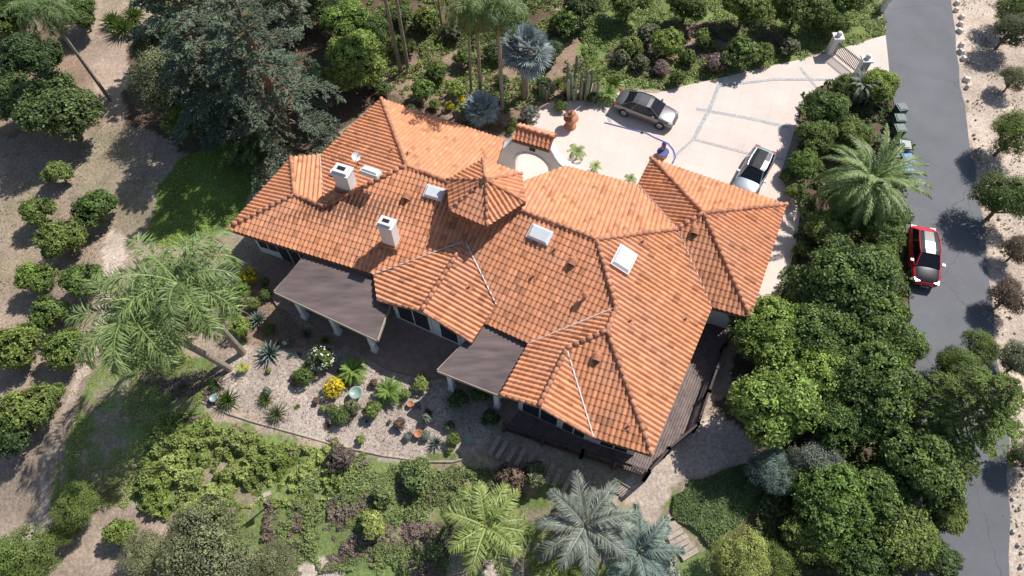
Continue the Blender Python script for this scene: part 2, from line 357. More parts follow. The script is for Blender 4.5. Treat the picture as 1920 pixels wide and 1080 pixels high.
# ================= DRIVEWAY =================
m,nt,b=newmat('driveway_concrete');b.inputs['Roughness'].default_value=.85;tc=N(nt,'ShaderNodeTexCoord')
rgb=N(nt,'ShaderNodeRGB');rgb.outputs[0].default_value=(.76,.64,.57,1)
a1,_=mulnoise(rgb.outputs[0],.25,.88,1.06);a2,nn=mulnoise(a1,9,.94,1.06)
mpg=N(nt,'ShaderNodeMapping');mpg.inputs['Rotation'].default_value=(0,0,math.radians(21));nt.links.new(tc.outputs['Object'],mpg.inputs['Vector'])
br=N(nt,'ShaderNodeTexBrick');br.offset=0;br.inputs['Scale'].default_value=1;br.inputs['Mortar Size'].default_value=.012;br.inputs['Brick Width'].default_value=1.2;br.inputs['Row Height'].default_value=1.2
br.inputs['Color1'].default_value=(1,1,1,1);br.inputs['Color2'].default_value=(.96,.96,.96,1);br.inputs['Mortar'].default_value=(.84,.84,.84,1)
nt.links.new(mpg.outputs[0],br.inputs['Vector'])
mx=N(nt,'ShaderNodeMix',data_type='RGBA',blend_type='MULTIPLY');mx.inputs[0].default_value=1;nt.links.new(a2,mx.inputs[6]);nt.links.new(br.outputs[0],mx.inputs[7]);nt.links.new(mx.outputs[2],b.inputs['Base Color'])
dw=[(900,330),(1015,205),(1035,192),(1140,186),(1165,172),(1230,176),(1290,160),(1345,148),(1440,126),(1540,103),(1660,66),(1668,135),(1600,142),(1530,165),(1500,205),(1482,270),(1462,330),(1500,400),(1490,470),(1462,560),(1415,640),(1300,600),(1000,420)]
mb=MB();mb.prism([U(u,v)[:2] for u,v in dw],-.15,.05);obj('driveway',mb.mesh('driveway',[m]))
mb=MB()
def strip(pl,w,z=.056,mat=0):
    P=[Vector(U(u,v)[:2]) for u,v in pl]
    L=[];R=[]
    for i,p in enumerate(P):
        d=(P[min(i+1,len(P)-1)]-P[max(i-1,0)]).normalized();n=Vector((-d.y,d.x));L.append(p+n*w/2);R.append(p-n*w/2)
    for i in range(len(P)-1): mb.add([(*L[i],z),(*R[i],z),(*R[i+1],z),(*L[i+1],z)],[(0,1,2,3)],mat)
strip([(1352,150),(1330,205),(1300,262)],.28);strip([(1305,205),(1400,222),(1480,240)],.28,.060);strip([(1262,296),(1300,262),(1400,288),(1468,300)],.22,.064)
strip([(1350,162),(1450,150),(1560,150)],.22,.068);strip([(1130,200),(1145,232)],.2);strip([(1500,128),(1530,165)],.22,.062)
obj('driveway_band',mb.mesh('band',[M['greytile']]))
mb=MB();strip([(1133,231),(1180,243),(1212,251),(1225,258),(1252,270),(1262,282),(1266,296),(1260,308)],.11,.072);obj('blue_tile_border',mb.mesh('bt',[M['blue']]))
# ================= HOUSE ROOF =================
E0=3.2
RV={'A':(425,430,E0,1),'a548':(546,296,E0,1),'a600':(600,290,E0,1),'B':(715,186,E0,1),'n945':(946,262,E0,1),'n930':(930,312,4.5,0),
'm553':(553,367,4.3,0),'m608':(608,388,4.3,0),'R1':(762,312,5.6,0),'k900':(900,366,5.6,0),'R2':(1118,450,5.6,0),'q1155':(1155,577,4.9,0),
'q1138':(1138,620,4.9,0),'q1062':(1062,655,4.2,0),'p1010':(1010,762,4.2,0),'s937':(937,740,E0,1),'s990':(990,645,E0,1),'s910':(908,606,E0,1),
'v930':(930,572,3.5,0),'g870':(872,453,4.3,0),'p790':(790,583,4.3,0),'s708':(707,563,E0,1),'s700':(700,516,E0,1),'s885':(885,642,E0,1),
's1112':(1112,820,E0,1),'s1222':(1222,855,E0,1),'e1335':(1335,577,E0,1),'e1270':(1270,430,4.4,0),'e1405':(1407,598,E0,1),'pk':(1318,400,5.1,0),
'e1475':(1475,384,E0,1),'e1220':(1220,297,E0,1),'e1195':(1195,346,E0,1),'n1060':(1060,312,E0,1),'n985':(978,342,4.2,0)}
RF=[('L',['A','m553','a548'],('A','a548')),('W1',['a548','m553','m608','a600'],('a548','a600')),('NL',['a600','m608','R1','B'],('a600','B')),
('N1',['B','R1','k900','n930','n945'],('B','n945')),('S1',['A','s700','g870','k900','R1','m608','m553'],('A','s700')),
('S2',['k900','g870','v930','s910','s990','q1155','R2'],('s910','s990')),('GL',['g870','s700','s708','p790'],('g870','p790')),('GR',['g870','p790','s885','v930'],('g870','p790')),
('SW',['s990','s937','p1010','q1062','q1138','q1155'],('q1062','p1010')),('F2',['q1062','p1010','s1112'],('q1062','p1010')),
('F3',['q1138','q1062','s1112','s1222'],('s1112','s1222')),('E',['R2','q1155','q1138','s1222','e1335','e1270'],('s1222','e1335')),
('G1',['e1220','e1195','e1270','pk'],('e1220','e1195')),('G2',['e1220','pk','e1475'],('e1220','e1475')),('G3',['pk','e1405','e1475'],('e1405','e1475')),
('G4',['pk','e1270','e1335','e1405'],('e1335','e1405')),('N2',['k900','R2','e1270','e1195','n1060','n985'],('n1060','e1195'))]
zz={k:v[2] for k,v in RV.items()};z00=dict(zz)
def fit(pts):
    a=np.array(pts);c=a.mean(0);u_,s_,vt=np.linalg.svd(a-c);n=vt[2];n=n if n[2]>0 else -n;return c,n
cam=np.array([0,0,H])
for it in range(80):
    P={k:np.array(U(RV[k][0],RV[k][1],zz[k])) for k in RV};acc={k:[] for k in RV}
    for nm,ks,_e in RF:
        if len(ks)<4: continue
        c,n=fit([P[k] for k in ks])
        for k in ks:
            d=P[k]-cam;t=np.dot(c-cam,n)/np.dot(d,n);acc[k].append((cam+d*t)[2])
    for k in RV:
        if RV[k][3] or not acc[k]: continue
        zt=np.mean(acc[k]);zz[k]=zz[k]+.5*(np.clip(.93*zt+.07*z00[k],z00[k]-.5,z00[k]+.7)-zz[k])
P={k:Vector(U(RV[k][0],RV[k][1],zz[k])) for k in RV}
house=empty('tile_roof_house')
tiles=MB();under=MB();caps=MB();FP={}
TW,TL=.29,.40
def roof_face(nm,pts,e0,e1,thick=.2,tseed=1,slope_shade=1.0):
    c,n=fit([tuple(p) for p in pts]);c=Vector(c);n=Vector(n)
    if n.z<0:n=-n
    e=(e1-e0);e-=n*e.dot(n);e.normalize();s=n.cross(e)
    if s.z<0: s=-s
    FP[nm]=(c,n,e,s)
    o=e0.copy()
    pl=[Vector((p.x,p.y,c.z-(n.x*(p.x-c.x)+n.y*(p.y-c.y))/n.z)) for p in pts]
    tris=tessellate_polygon([[Vector((p.x,p.y,0)) for p in pts]])
    sub=6;hs=[.10*(max(0,.5+.5*math.cos(2*math.pi*j/sub)))**.75 for j in range(sub)]
    for t in tris:
        q=[pl[i] for i in t];aa=[(p-o).dot(e) for p in q];bb=[(p-o).dot(s) for p in q]
        a0=math.floor(min(aa)/TW)-1;a1=math.ceil(max(aa)/TW)+1;b0=math.floor(min(bb)/TL)-1;b1=math.ceil(max(bb)/TL)+1
        bm=bmesh.new()
        oo=o-n*((o-c).dot(n))
        for r in range(b0,b1):
            rows=[]
            for (bo,hz) in((r*TL,-.008),(r*TL,.030),((r+1)*TL,.0)):
                rows.append([bm.verts.new(oo+e*(a0*TW+j*TW/sub)+s*bo+n*(hz+hs[j%sub])) for j in range((a1-a0)*sub+1)])
            for w in range(2):
                for j in range((a1-a0)*sub): bm.faces.new((rows[w][j],rows[w][j+1],rows[w+1][j+1],rows[w+1][j]))
        cen=(q[0]+q[1]+q[2])/3
        for i in range(3):
            p0,p1=q[i],q[(i+1)%3];d=(p1-p0);nn_=Vector((d.y,-d.x,0)).normalized()
            if nn_.dot(cen-p0)>0: nn_=-nn_
            bmesh.ops.bisect_plane(bm,geom=bm.verts[:]+bm.edges[:]+bm.faces[:],plane_co=p0,plane_no=nn_,clear_outer=True,dist=1e-5)
        bm.verts.index_update()
        vals=[];fs=[]
        for f in bm.faces:
            m_=f.calc_center_median()-o;ci=math.floor(m_.dot(e)/TW+.5);ri_=math.floor(m_.dot(s)/TL+1e-4)
            hsh=((ci*73856093)^(ri_*19349663)^(tseed*83492791))&0xffff;v=random.Random(hsh).random()
            vv=.88+.22*v
            if v>.94: vv=.68
            elif v<.04: vv=1.2
            vals.append(vv*slope_shade);fs.append([x.index for x in f.verts])
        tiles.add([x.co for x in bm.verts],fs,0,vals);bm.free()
    zt=[p.z-.03 for p in pts];under.prism([(p.x,p.y) for p in pts],[z-thick for z in zt],zt)
def cap(a,b,r=.15,lift=.09):
    a=Vector(a);b=Vector(b);d=b-a
    if d.z<0: a,b=b,a;d=-d
    L=d.length;n=max(1,round(L/.42));rs=random.Random(int(L*1000))
    for i in range(n):
        p=a+d*(i/n)+Vector((0,0,lift));q=a+d*((i+1.12)/n)+Vector((0,0,lift-.03))
        caps.tube([p,q],[r,r*.8],0,9,rs.uniform(.75,1.25))
fl=MB()
def flash(a,b,w=.10,lift=.10):
    a=Vector(a);b=Vector(b);z=Vector((0,0,lift))
    fl.tube([a+z,b+z],[w*.5,w*.5],0,6)
for i,(nm,ks,ek) in enumerate(RF): roof_face(nm,[P[k] for k in ks],P[ek[0]],P[ek[1]],tseed=i+1,slope_shade={'G1':.85,'G4':.78,'F3':.85,'L':.95,'S1':.95,'S2':.95}.get(nm,1.0))  # west and south slopes darkened: grazing-sun shade put into the tile colour
for a,b in [('A','m553'),('m553','a548'),('m553','m608'),('m608','R1'),('R1','B'),('R1','k900'),('k900','R2'),('R2','q1155'),('q1155','q1138'),('q1138','s1222'),('q1138','q1062'),('q1062','p1010'),('g870','p790'),('R2','e1270'),('e1270','pk'),('pk','e1220'),('pk','e1475'),('pk','e1405')]:
    cap(P[a],P[b])
for a,b in[('p790','s708'),('p790','s885'),('p1010','s937'),('p1010','s1112')]: cap(P[a],P[b],.10,.04)
flash(P['s700'],P['g870'],.07);flash(P['v930'],P['g870']);flash(P['q1155'],P['s990'],.08);flash(P['q1062'],P['s1112'],.11)
for a,b in[('e1195','e1270'),('e1270','e1335'),('a600','m608')]: flash(P[a],P[b],.06,.06)
# cupola
cz=6.2;hexp=[Vector(U(u,v,cz)) for u,v in[(905,298),(979,326),(986,380),(913,427),(842,396),(838,338)]]
apex=Vector(U(910,338,7.4))
for i in range(6): roof_face('C%d'%i,[hexp[i],apex,hexp[(i+1)%6]],hexp[i],hexp[(i+1)%6],tseed=40+i)
for p in hexp: cap(apex,p,.11,.07)
hc=sum(hexp,Vector())/6
dr=[(hc+(p-hc)*.62) for p in hexp]
walls=MB();walls.prism([(p.x,p.y) for p in dr],4.0,cz+.1)
caps.lathe((apex.x,apex.y,apex.z),[(.22,0),(.2,.15),(.08,.25),(.12,.33),(.03,.42)],0,10)
# arch gate with tile cap
A_=math.radians(-21)
ax=Vector((math.cos(A_),math.sin(A_),0));an=Vector((-ax.y,ax.x,0))
gc=Vector((*U(1002,258,4.0)[:2],0));gate=MB();NA=24;RA=1.2
prof=[(-RA,0,-2.6,0)]
for i in range(NA+1):
    t=math.pi*i/NA;ix=-math.cos(t)*RA;iz=1.45+math.sin(t)*RA
    c_=-math.cos(t);ox=c_*2.6;w_=abs(ox)
    oz=4.0 if w_<1.15 else 2.35+1.65*max(0,1-((w_-1.15)/1.3))**2
    prof.append((ix,iz,ox,oz))
prof.append((RA,0,2.6,0))
vs=[]
for ix,iz,ox,oz in prof:
    for sgn in(-.32,.32):
        vs.append(gc+ax*ix+an*sgn+Vector((0,0,iz)));vs.append(gc+ax*ox+an*sgn+Vector((0,0,oz)))
fs=[]
for i in range(len(prof)-1):
    a=i*4;b2=a+4
    fs+=[(a,a+1,b2+1,b2),(a+2,b2+2,b2+3,a+3),(a,b2,b2+2,a+2),(a+1,a+3,b2+3,b2+1)]
gate.add(vs,fs)
gate.box(gc-an*.34+Vector((0,0,3.3)),(.42,.05,.5),1,A_)  # arched niche: shade of the recess put into a dark flat panel
gate.tube([gc-an*.345+Vector((0,0,3.5)),gc-an*.315+Vector((0,0,3.5))],[.21,.21],1,14)
for i in range(NA):
    t0=math.pi*i/NA;t1=math.pi*(i+1)/NA
    pa=gc-an*.33+ax*(-math.cos(t0)*(RA+.12))+Vector((0,0,1.45+math.sin(t0)*(RA+.12)));pb=gc-an*.33+ax*(-math.cos(t1)*(RA+.12))+Vector((0,0,1.45+math.sin(t1)*(RA+.12)))
    gate.tube([pa,pb],[.09,.09],0,6)
gate.box(gc+ax*3.2+Vector((0,0,1.15)),(1.2,.42,2.3),0,A_);gate.box(gc-ax*3.1+Vector((0,0,1.15)),(1.0,.42,2.3),0,A_)
obj('entry_arch',gate.mesh('arch',[M['stucco'],M['glass']]),house)
q=lambda s,n_,z:gc+ax*s+an*n_+Vector((0,0,z));ge=4.0;rt=4.5
roof_face('ga',[q(-1.3,-.7,ge),q(1.3,-.7,ge),q(1.3,0,rt),q(-1.3,0,rt)],q(-1.3,-.7,ge),q(1.3,-.7,ge),tseed=61)
roof_face('gb',[q(-1.3,.8,ge),q(-1.3,0,rt),q(1.3,0,rt),q(1.3,.8,ge)],q(-1.3,.8,ge),q(1.3,.8,ge),tseed=62)
cap(q(-1.3,0,rt),q(1.3,0,rt),.13)
obj('roof_tiles',tiles.mesh('tiles',[M['tile']]),house);obj('roof_underside',under.mesh('under',[M['deckroof']]),house)
obj('ridge_tiles',caps.mesh('caps',[M['cap']],True),house);obj('valley_flashing',fl.mesh('fl',[M['flash']]),house)
# walls
ol=['A','s700','s708','s885','s910','s990','s937','s1112','s1222','e1335','e1405','e1475','e1220','e1195','n1060','n985','n930','n945','B','a600','a548']
pp=[P[k].to_2d() for k in ol];n=len(pp);ins=[]
for i in range(n):
    d0=(pp[i]-pp[i-1]).normalized();d1=(pp[(i+1)%n]-pp[i]).normalized()
    n0=Vector((-d0.y,d0.x));n1_=Vector((-d1.y,d1.x));bis=(n0+n1_);l=max(.5,bis.length/2);bis.normalize()
    ins.append(pp[i]+bis*min(.75/l,1.3))
vs=[];fs=[]
for i in range(n):
    a,b2=ins[i],ins[(i+1)%n];k=len(vs);vs+=[(*a,-2.5),(*b2,-2.5),(*b2,3.15),(*a,3.15)];fs.append((k,k+1,k+2,k+3))
walls.add(vs,fs)
win=MB()
def window(i,t,w,h,z0):
    a,b2=ins[i],ins[(i+1)%n];d=(b2-a).normalized();nn_=Vector((d.y,-d.x));p=a.lerp(b2,t);ang=math.atan2(d.y,d.x)
    win.box((p.x+nn_.x*.03,p.y+nn_.y*.03,z0+h/2),(w+.24,.10,h+.24),0,ang)
    m_=max(1,round(w/.9));ww=w/m_
    for j in range(m_):
        off=-w/2+ww*(j+.5);win.box((p.x+d.x*off+nn_.x*.06,p.y+d.y*off+nn_.y*.06,z0+h/2),(ww-.09,.08,h),1,ang)
for i,t,w,h,z0 in[(0,.1,1.4,1.4,.9),(0,.3,2.4,2.1,.1),(0,.55,2.4,2.1,.1),(0,.8,1.6,2.1,.1),(2,.28,2.2,1.9,.5),(2,.75,1.2,1.9,.5),(4,.5,1.5,2.1,.1),(6,.3,2.2,1.9,.4),(6,.75,1.4,1.9,.4),(7,.5,1.6,1.8,.5),(8,.2,1.8,2,.2),(8,.45,2.6,2.1,.15),(8,.75,1.8,2,.2),(1,.5,.8,1.8,.5),(3,.4,1.0,1.8,.5)]: window(i,t,w,h,z0)
for a,pk_,b2 in(('s708','p790','s885'),('s937','p1010','s1112')):
    dd=(P[b2]-P[a]).normalized();nn_=Vector((-dd.y,dd.x,0))*.7
    q0=P[a]+nn_+dd*.5;q1=P[b2]+nn_-dd*.5;q2=P[pk_]+nn_;walls.add([q0-Vector((0,0,.15)),q1-Vector((0,0,.15)),q2-Vector((0,0,.35))],[(0,1,2)])
obj('walls',walls.mesh('walls',[M['stucco']]),house);obj('windows',win.mesh('win',[M['white'],M['glass']]),house)
# roof fittings
def onface(nm,u,v):
    c,n_,e,s=FP[nm];o=Vector((0,0,H));d=Vector(U(u,v,0))-o;t=(c-o).dot(n_)/d.dot(n_);p=o+d*t;return p,Matrix((e,s,n_)).transposed()
def slab(nm,u,v,w,h,mb,z=.2,t=.14):
    p,fr=onface(nm,u,v);nz=fr.col[2];mb.box(p+nz*z*.5,(w,h,z),1,fr=fr);mb.box(p+nz*(z+t/2),(w-.08,h-.08,t),0,fr=fr,taper=.8)
mb=MB()
for nm,u,v,w,h in[('NL',632,324,.8,.6),('N1',695,326,1.2,.6),('S1',815,363,1.2,.8),('S2',1013,441,1.4,.9),('E',1168,488,1.5,1.2)]: slab(nm,u,v,w,h,mb)
obj('skylights',mb.mesh('sky',[M['skyl'],M['white']]),house)
mb=MB()
for nm,u,v in[('S1',765,367),('S2',1075,489),('F3',1120,667),('G4',1303,432),('E',1182,603),('E',1205,455),('S1',870,480),('F3',1178,800),('GR',880,540),('S2',1000,520),('N1',765,290),('NL',735,283),('E',1285,600),('S2',1040,470),('S1',700,470)]:
    p,fr=onface(nm,u,v);sl=nm in('S1','S2','F3','G4') and u in(765,1075,1120,1303)
    if sl:
        mb.tube([p+fr.col[1]*.35,p+fr.col[2]*.16,p-fr.col[1]*.28+fr.col[2]*.14],[.05,.24,.27],0,10);mb.tube([p-fr.col[1]*.285+fr.col[2]*.14,p-fr.col[1]*.295+fr.col[2]*.14],[.2,.2],1,10)
    else: mb.tube([p,p+Vector((0,0,.32))],[.06,.06],0,8);mb.box(p+fr.col[2]*.07,(.40,.40,.06),0,fr=fr)
p,fr=onface('S2',1095,562);mb.tube([p,p+Vector((0,0,.55))],[.1,.1],0,10);mb.lathe(tuple(p+Vector((0,0,.5))),[(.12,0),(.2,.05),(.2,.15),(.05,.25)],0,10)
obj('roof_vents',mb.mesh('vents',[M['terra'],M['black']]),house)
for nm,u,v,w,hh_ in(('NL',652,352,1.0,1.55),('S1',735,456,.85,2.0)):
    p,fr=onface(nm,u,v);mb=MB()
    mb.box(p+Vector((0,0,hh_/2-.4)),(w,w*.75,hh_+.8),0,A_);mb.box(p+Vector((0,0,hh_+.05)),(w+.14,w*.75+.14,.14),0,A_)
    mb.box(p+Vector((0,0,hh_+.2)),(w*.9,w*.65,.18),0,A_);mb.box(p+Vector((0,0,hh_+.30)),(w*.5,w*.25,.06),1,A_)
    mb.box(p+Vector((0,0,.1)),(w+.25,w*.75+.25,.3),2,A_)
    obj('chimney',mb.mesh('ch',[M['stucco'],M['black'],M['terra']]),house)
p,fr=onface('NL',672,312);mb=MB();mb.tube([p,p+Vector((0,0,.8))],[.03,.03],1,6)
c=p+Vector((0,0,.95));fr2=Vector((.55,-.5,.65)).to_track_quat('Z','Y').to_matrix()
vs=[];fs=[];
for i,(r_,z_) in enumerate([(0.001,0),(.13,.02),(.24,.06),(.30,.1)]):
    for j in range(14): vs.append(c+fr2@Vector((r_*math.cos(j*math.pi/7),r_*math.sin(j*math.pi/7),z_)))
for i in range(3):
    for j in range(14): fs.append((i*14+j,i*14+(j+1)%14,(i+1)*14+(j+1)%14,(i+1)*14+j))
mb.add(vs,fs,0);mb.tube([c+fr2@Vector((.28,0,.1)),c+fr2@Vector((0,0,.35))],[.015,.03],1,5);obj('satellite_dish',mb.mesh('dish',[M['skyl'],M['black']]),house)
# patio covers
mb=MB()
for pl in([(583,464),(745,525),(707,637),(514,546)],[(903,607),(992,650),(941,742),(820,694)]):
    q3=[U(u,v,2.95 if i<2 else 2.8) for i,(u,v) in enumerate(pl)]
    zt=[3.02,3.02,2.8,2.8];mb.prism([p[:2] for p in q3],[z-.06 for z in zt],zt,0)
    q2=[Vector(p) for p in q3];cc=sum(q2,Vector())/4
    for i in(1,2,3):
        a,b2=q2[i],q2[(i+1)%4];d=b2-a;ang=math.atan2(d.y,d.x);mid=(a+b2)/2
        mb.box((mid.x,mid.y,2.66),(d.length-.02,.12,.24),1,ang)
    a,b2=q2[3],q2[2]
    for t in((.12,.52,.95) if (b2-a).length>5 else(.08,.94)):
        p=a.lerp(b2,t);p=p+(cc-p)*.14;mb.box((p.x,p.y,1.3),(.28,.28,2.7),2,A_)
        mb.box((p.x,p.y,.2),(.38,.38,.4),2,A_);mb.box((p.x,p.y,2.58),(.40,.40,.12),2,A_)
obj('patio_cover',mb.mesh('pc',[M['patioroof'],M['beige'],M['white']]),house)
mb=MB();mb.prism([U(u,v)[:2] for u,v in[(495,480),(470,500),(520,575),(640,640),(725,692),(800,712),(835,705),(955,792),(1010,800),(1020,700),(800,560)]],-.1,.07,0)
obj('patio_floor',mb.mesh('pf',[M['ptile']]),house)
# east deck
mb=MB();dk=[(1300,560),(1392,598),(1352,660),(1322,745),(1302,805),(1248,850),(1212,893),(1090,855),(945,805),(1000,740),(1200,700)]
DW=[Vector(U(u,v,.12)) for u,v in dk];mb.prism([(p.x,p.y) for p in DW],-.08,.08,0)
x0=min(p.x for p in DW);x1=max(p.x for p in DW);y0=min(p.y for p in DW);y1=max(p.y for p in DW)
bd=Vector((.45,.89)).normalized();bn=Vector((-bd.y,bd.x))
poly=[(p.x,p.y) for p in DW]
c0=Vector(((x0+x1)/2,(y0+y1)/2))
for i in range(-60,60):
    run=None
    for j in range(-80,81):
        p=c0+bn*i*.15+bd*j*.15
        inside=bool(pip(poly,np.array([p.x]),np.array([p.y]))[0])
        if inside and run is None: run=p
        if (not inside or j==80) and run is not None:
            mid=(run+p)/2;L=(p-run).length
            if L>.3: mb.box((mid.x,mid.y,.10),(L-.1,.12,.03),1,math.atan2(bd.y,bd.x),random.uniform(.8,1.2))
            run=None
for i in range(1,8):
    a,b2=DW[i],DW[i+1]
    for t in np.linspace(0,1,max(2,int((b2-a).length/1.6)+1)):
        p=a.lerp(b2,t);mb.box((p.x,p.y,.1-1.0),(.16,.16,4.2),2)
    for k in range(int((b2-a).length/.14)):
        p=a.lerp(b2,(k+.5)*.14/(b2-a).length);mb.box((p.x,p.y,.6),(.035,.035,.95),2)
    d=b2-a;mid=(a+b2)/2;ang=math.atan2(d.y,d.x);mb.box((mid.x,mid.y,1.12),(d.length,.12,.06),2,ang);mb.box((mid.x,mid.y,.2),(d.length,.06,.06),2,ang)
obj('deck',mb.mesh('deck',[M['darkwood'],M['deckw'],M['darkwood']]),house)
# ================= VEHICLES =================
def car(name,x,y,z,head,paint,roof,hood,Lc=4.75,hatch=False):
    root=empty(name,(x,y,z));root.rotation_euler=(0,0,head)
    st=[(-2.37,.62,.42,.70),(-2.30,.80,.28,.86),(-2.0,.88,.24,1.0),(-1.3,.91,.22,.98 if not hatch else 1.0),(-.6,.915,.2,.95),(.4,.915,.2,.94),(.95,.91,.2,.95),(1.5,.90,.22,.88),(2.0,.86,.25,.80),(2.28,.74,.30,.70),(2.38,.5,.4,.58)]
    k=Lc/4.75;body=MB();vs=[]
    for xx,ww,zb,zt in st:
        ring=[(ww*.80,zb),(ww*.98,zb+.12),(ww,(zb+zt)/2),(ww*.97,zt-.10),(ww*.86,zt-.01),(ww*.45,zt+.03),(0,zt+.04)]
        ring=ring+[(-a,b2) for a,b2 in ring[-2::-1]]
        vs+=[(xx*k,a,b2) for a,b2 in ring]
    m_=13
    for i in range(len(st)-1):
        for j in range(m_):
            body.f.append((i*m_+j,i*m_+(j+1)%m_,(i+1)*m_+(j+1)%m_,(i+1)*m_+j));body.m.append(1 if i>=5 and 4<=j<=7 and i<9 else 0);body.c.append(1.0)
    body.v=[tuple(v) for v in vs];body.n=len(vs)
    body.f.append(tuple(range(m_))[::-1]);body.m.append(0);body.c.append(1);body.f.append(tuple((len(st)-1)*m_+j for j in range(m_)));body.m.append(0);body.c.append(1)
    o=obj('body',body.mesh('body',[M[paint],M[hood]],True),root)
    o.modifiers.new('s','SUBSURF').levels=1;o.modifiers['s'].render_levels=2
    gh=MB();rb=-1.95 if hatch else -1.72;rt_=-1.45 if hatch else -.98
    low=[(rb*k,.74),(-.9*k,.82),(.2*k,.82),(1.18*k,.74)];top=[(rt_*k,.56),(-.6*k,.62),(.1*k,.62),(.38*k,.57)]
    zl=.96;zt=1.43
    lv=[(x_,y_,zl) for x_,y_ in low]+[(x_,-y_,zl) for x_,y_ in low[::-1]];tv=[(x_,y_,zt-(.03 if i in(0,3) else 0)) for i,(x_,y_) in enumerate(top)]+[(x_,-y_,zt-(.03 if i in(0,3) else 0)) for i,(x_,y_) in list(enumerate(top))[::-1]]
    gh.add(lv+tv,[(i,(i+1)%8,(i+1)%8+8,i+8) for i in range(8)],0)
    ex=[(x_,y_*.5,z_+.05) for x_,y_,z_ in tv]
    gh.add(tv+ex,[(i,(i+1)%8,(i+1)%8+8,i+8) for i in range(8)]+[(8,9,14,15),(9,10,13,14),(10,11,12,13)],1)
    for sgn in(1,-1):
        for a in(0,3,1):
            p0=Vector((low[a][0],sgn*low[a][1],zl));p1=Vector((top[a][0],sgn*top[a][1],zt-.02));gh.tube([p0,p1],[.04,.035],2,6)
        gh.tube([(top[0][0],sgn*.57,zt-.02),(top[1][0],sgn*.63,zt+.01),(top[2][0],sgn*.63,zt+.01),(top[3][0],sgn*.58,zt-.02)],[.035]*4,2,6)
    obj('cabin',gh.mesh('gh',[M['cglass'],M[roof],M[paint]]),root)
    det=MB()
    for sx in(-1.42*k,1.42*k):
        for sy in(-.80,.80):
            det.tube([(sx,sy-.11,.33),(sx,sy+.11,.33)],[.33,.33],0,20);s2=1 if sy>0 else -1
            det.tube([(sx,sy+s2*.112,.33),(sx,sy+s2*.125,.33)],[.22,.20],1,12)
            det.tube([(sx,sy-.13*s2,.36),(sx,sy+.095*s2,.36)],[.39,.39],4,18)
    for sy in(-.60,.60):
        det.box((2.10*k,sy,.69),(.32,.30,.12),2,.25*(-1 if sy>0 else 1));det.box((-2.22*k,sy,.80),(.2,.36,.13),3)
        det.box((.82*k,sy*1.62,1.0),(.16,.18,.12),5)
    det.box((2.36*k,0,.5),(.06,.8,.18),4);det.box((-2.36*k,0,.45),(.05,1.1,.14),4)
    det.box((2.37*k,0,.40),(.05,.5,.12),1)
    obj('wheels_and_lights',det.mesh('det',[M['tyre'],M['rim'],M['lampw'],M['lampr'],M['black'],M[paint]]),root)
def carpx(name,uf,vf,ur,vr,*a,**k):
    f=U(uf,vf,.6);r=U(ur,vr,.6);x,y=(f[0]+r[0])/2,(f[1]+r[1])/2
    return car(name,x,y,.06+min(0,hh(x,y)),math.atan2(f[1]-r[1],f[0]-r[0]),*a,**k)
carpx('parked_sedan',1268,226,1156,186,'grey','grey','grey')
carpx('parked_car',1396,356,1430,292,'silver','blackp','silver',Lc=4.6,hatch=True)
carpx('parked_hatchback',1735,530,1727,434,'red','blackp','blackp',Lc=4.5,hatch=True)
# ================= STREET FURNITURE etc =================
for u,v,mt in[(1686,209,'greenbin'),(1683,229,'greenbin'),(1683,248,'greenbin'),(1692,279,'greybin'),(1697,304,'bluebin'),(1695,322,'bluebin')]:
    x,y,_=U(u,v,.6);mb=MB();z=.06
    mb.box((0,0,.5),(.6,.62,.9),0,0,1,1.15);mb.box((0,0,.99),(.74,.76,.07),0);mb.box((.0,0,1.04),(.55,.58,.05),0);mb.tube([(-.38,-.28,.95),(-.38,.28,.95)],[.03,.03],1,6)
    for s_ in(-.26,.26): mb.tube([(-.28,s_-.03,.12),(-.28,s_+.03,.12)],[.12,.12],1,12)
    obj('wheelie_bin',mb.mesh('bin',[M[mt],M['black']]),None,(x,y,z),random.uniform(-.2,.2))
mb=MB();r_=random.Random(3)
for v in range(8,165,13):
    x,y,_=U(1786+v*.09+r_.uniform(-3,8),v)
    if r_.random()<.85: mb.box((x+.3,y,.15),(r_.uniform(.3,.6),r_.uniform(.25,.4),.32),0,r_.uniform(0,3),r_.uniform(1.4,2.0),.7)
for i in range(90):
    v=r_.uniform(170,1080);u=np.interp(v,[150,400,600,800,1080],[1800,1840,1860,1886,1890])+r_.uniform(6,40);x,y,z=G(u,v);s_=r_.uniform(.06,.26)
    mb.box((x,y,z+s_*.3),(s_,s_*.8,s_*.7),0,r_.uniform(0,3),r_.uniform(.8,1.5),.6)
obj('kerb_stones',mb.mesh('st',[M['stone']]))
mb=MB()
for u,v in((1556,100),(1608,142)):
    x,y,_=U(u,v);mb.box((x,y,.8),(.6,.6,1.6),0);mb.box((x,y,1.65),(.8,.8,.12),0);mb.lathe((x,y,1.7),[(.12,0),(.22,.15),(.16,.35),(.02,.42)],0,12)
a=Vector(U(1560,104));b2=Vector(U(1604,140))
for i in range(18):
    p=a.lerp(b2,(i+.5)/18);mb.box((p.x,p.y,.75),(.04,.04,1.2),1)
for z in(.3,1.2):mb.tube([a+Vector((0,0,z)),b2+Vector((0,0,z))],[.03,.03],1,6)
obj('driveway_gate',mb.mesh('gate',[M['stucco'],M['black']]))
for u,v in((1652,22),(1660,8)):
    x,y,_=U(u,v);mb=MB();mb.box((0,0,.6),(.35,.35,1.2),0);mb.box((0,0,1.25),(.5,.55,.25),0,0,1,.8);obj('mailbox_pillar',mb.mesh('mp',[M['white']]),None,(x,y,0))
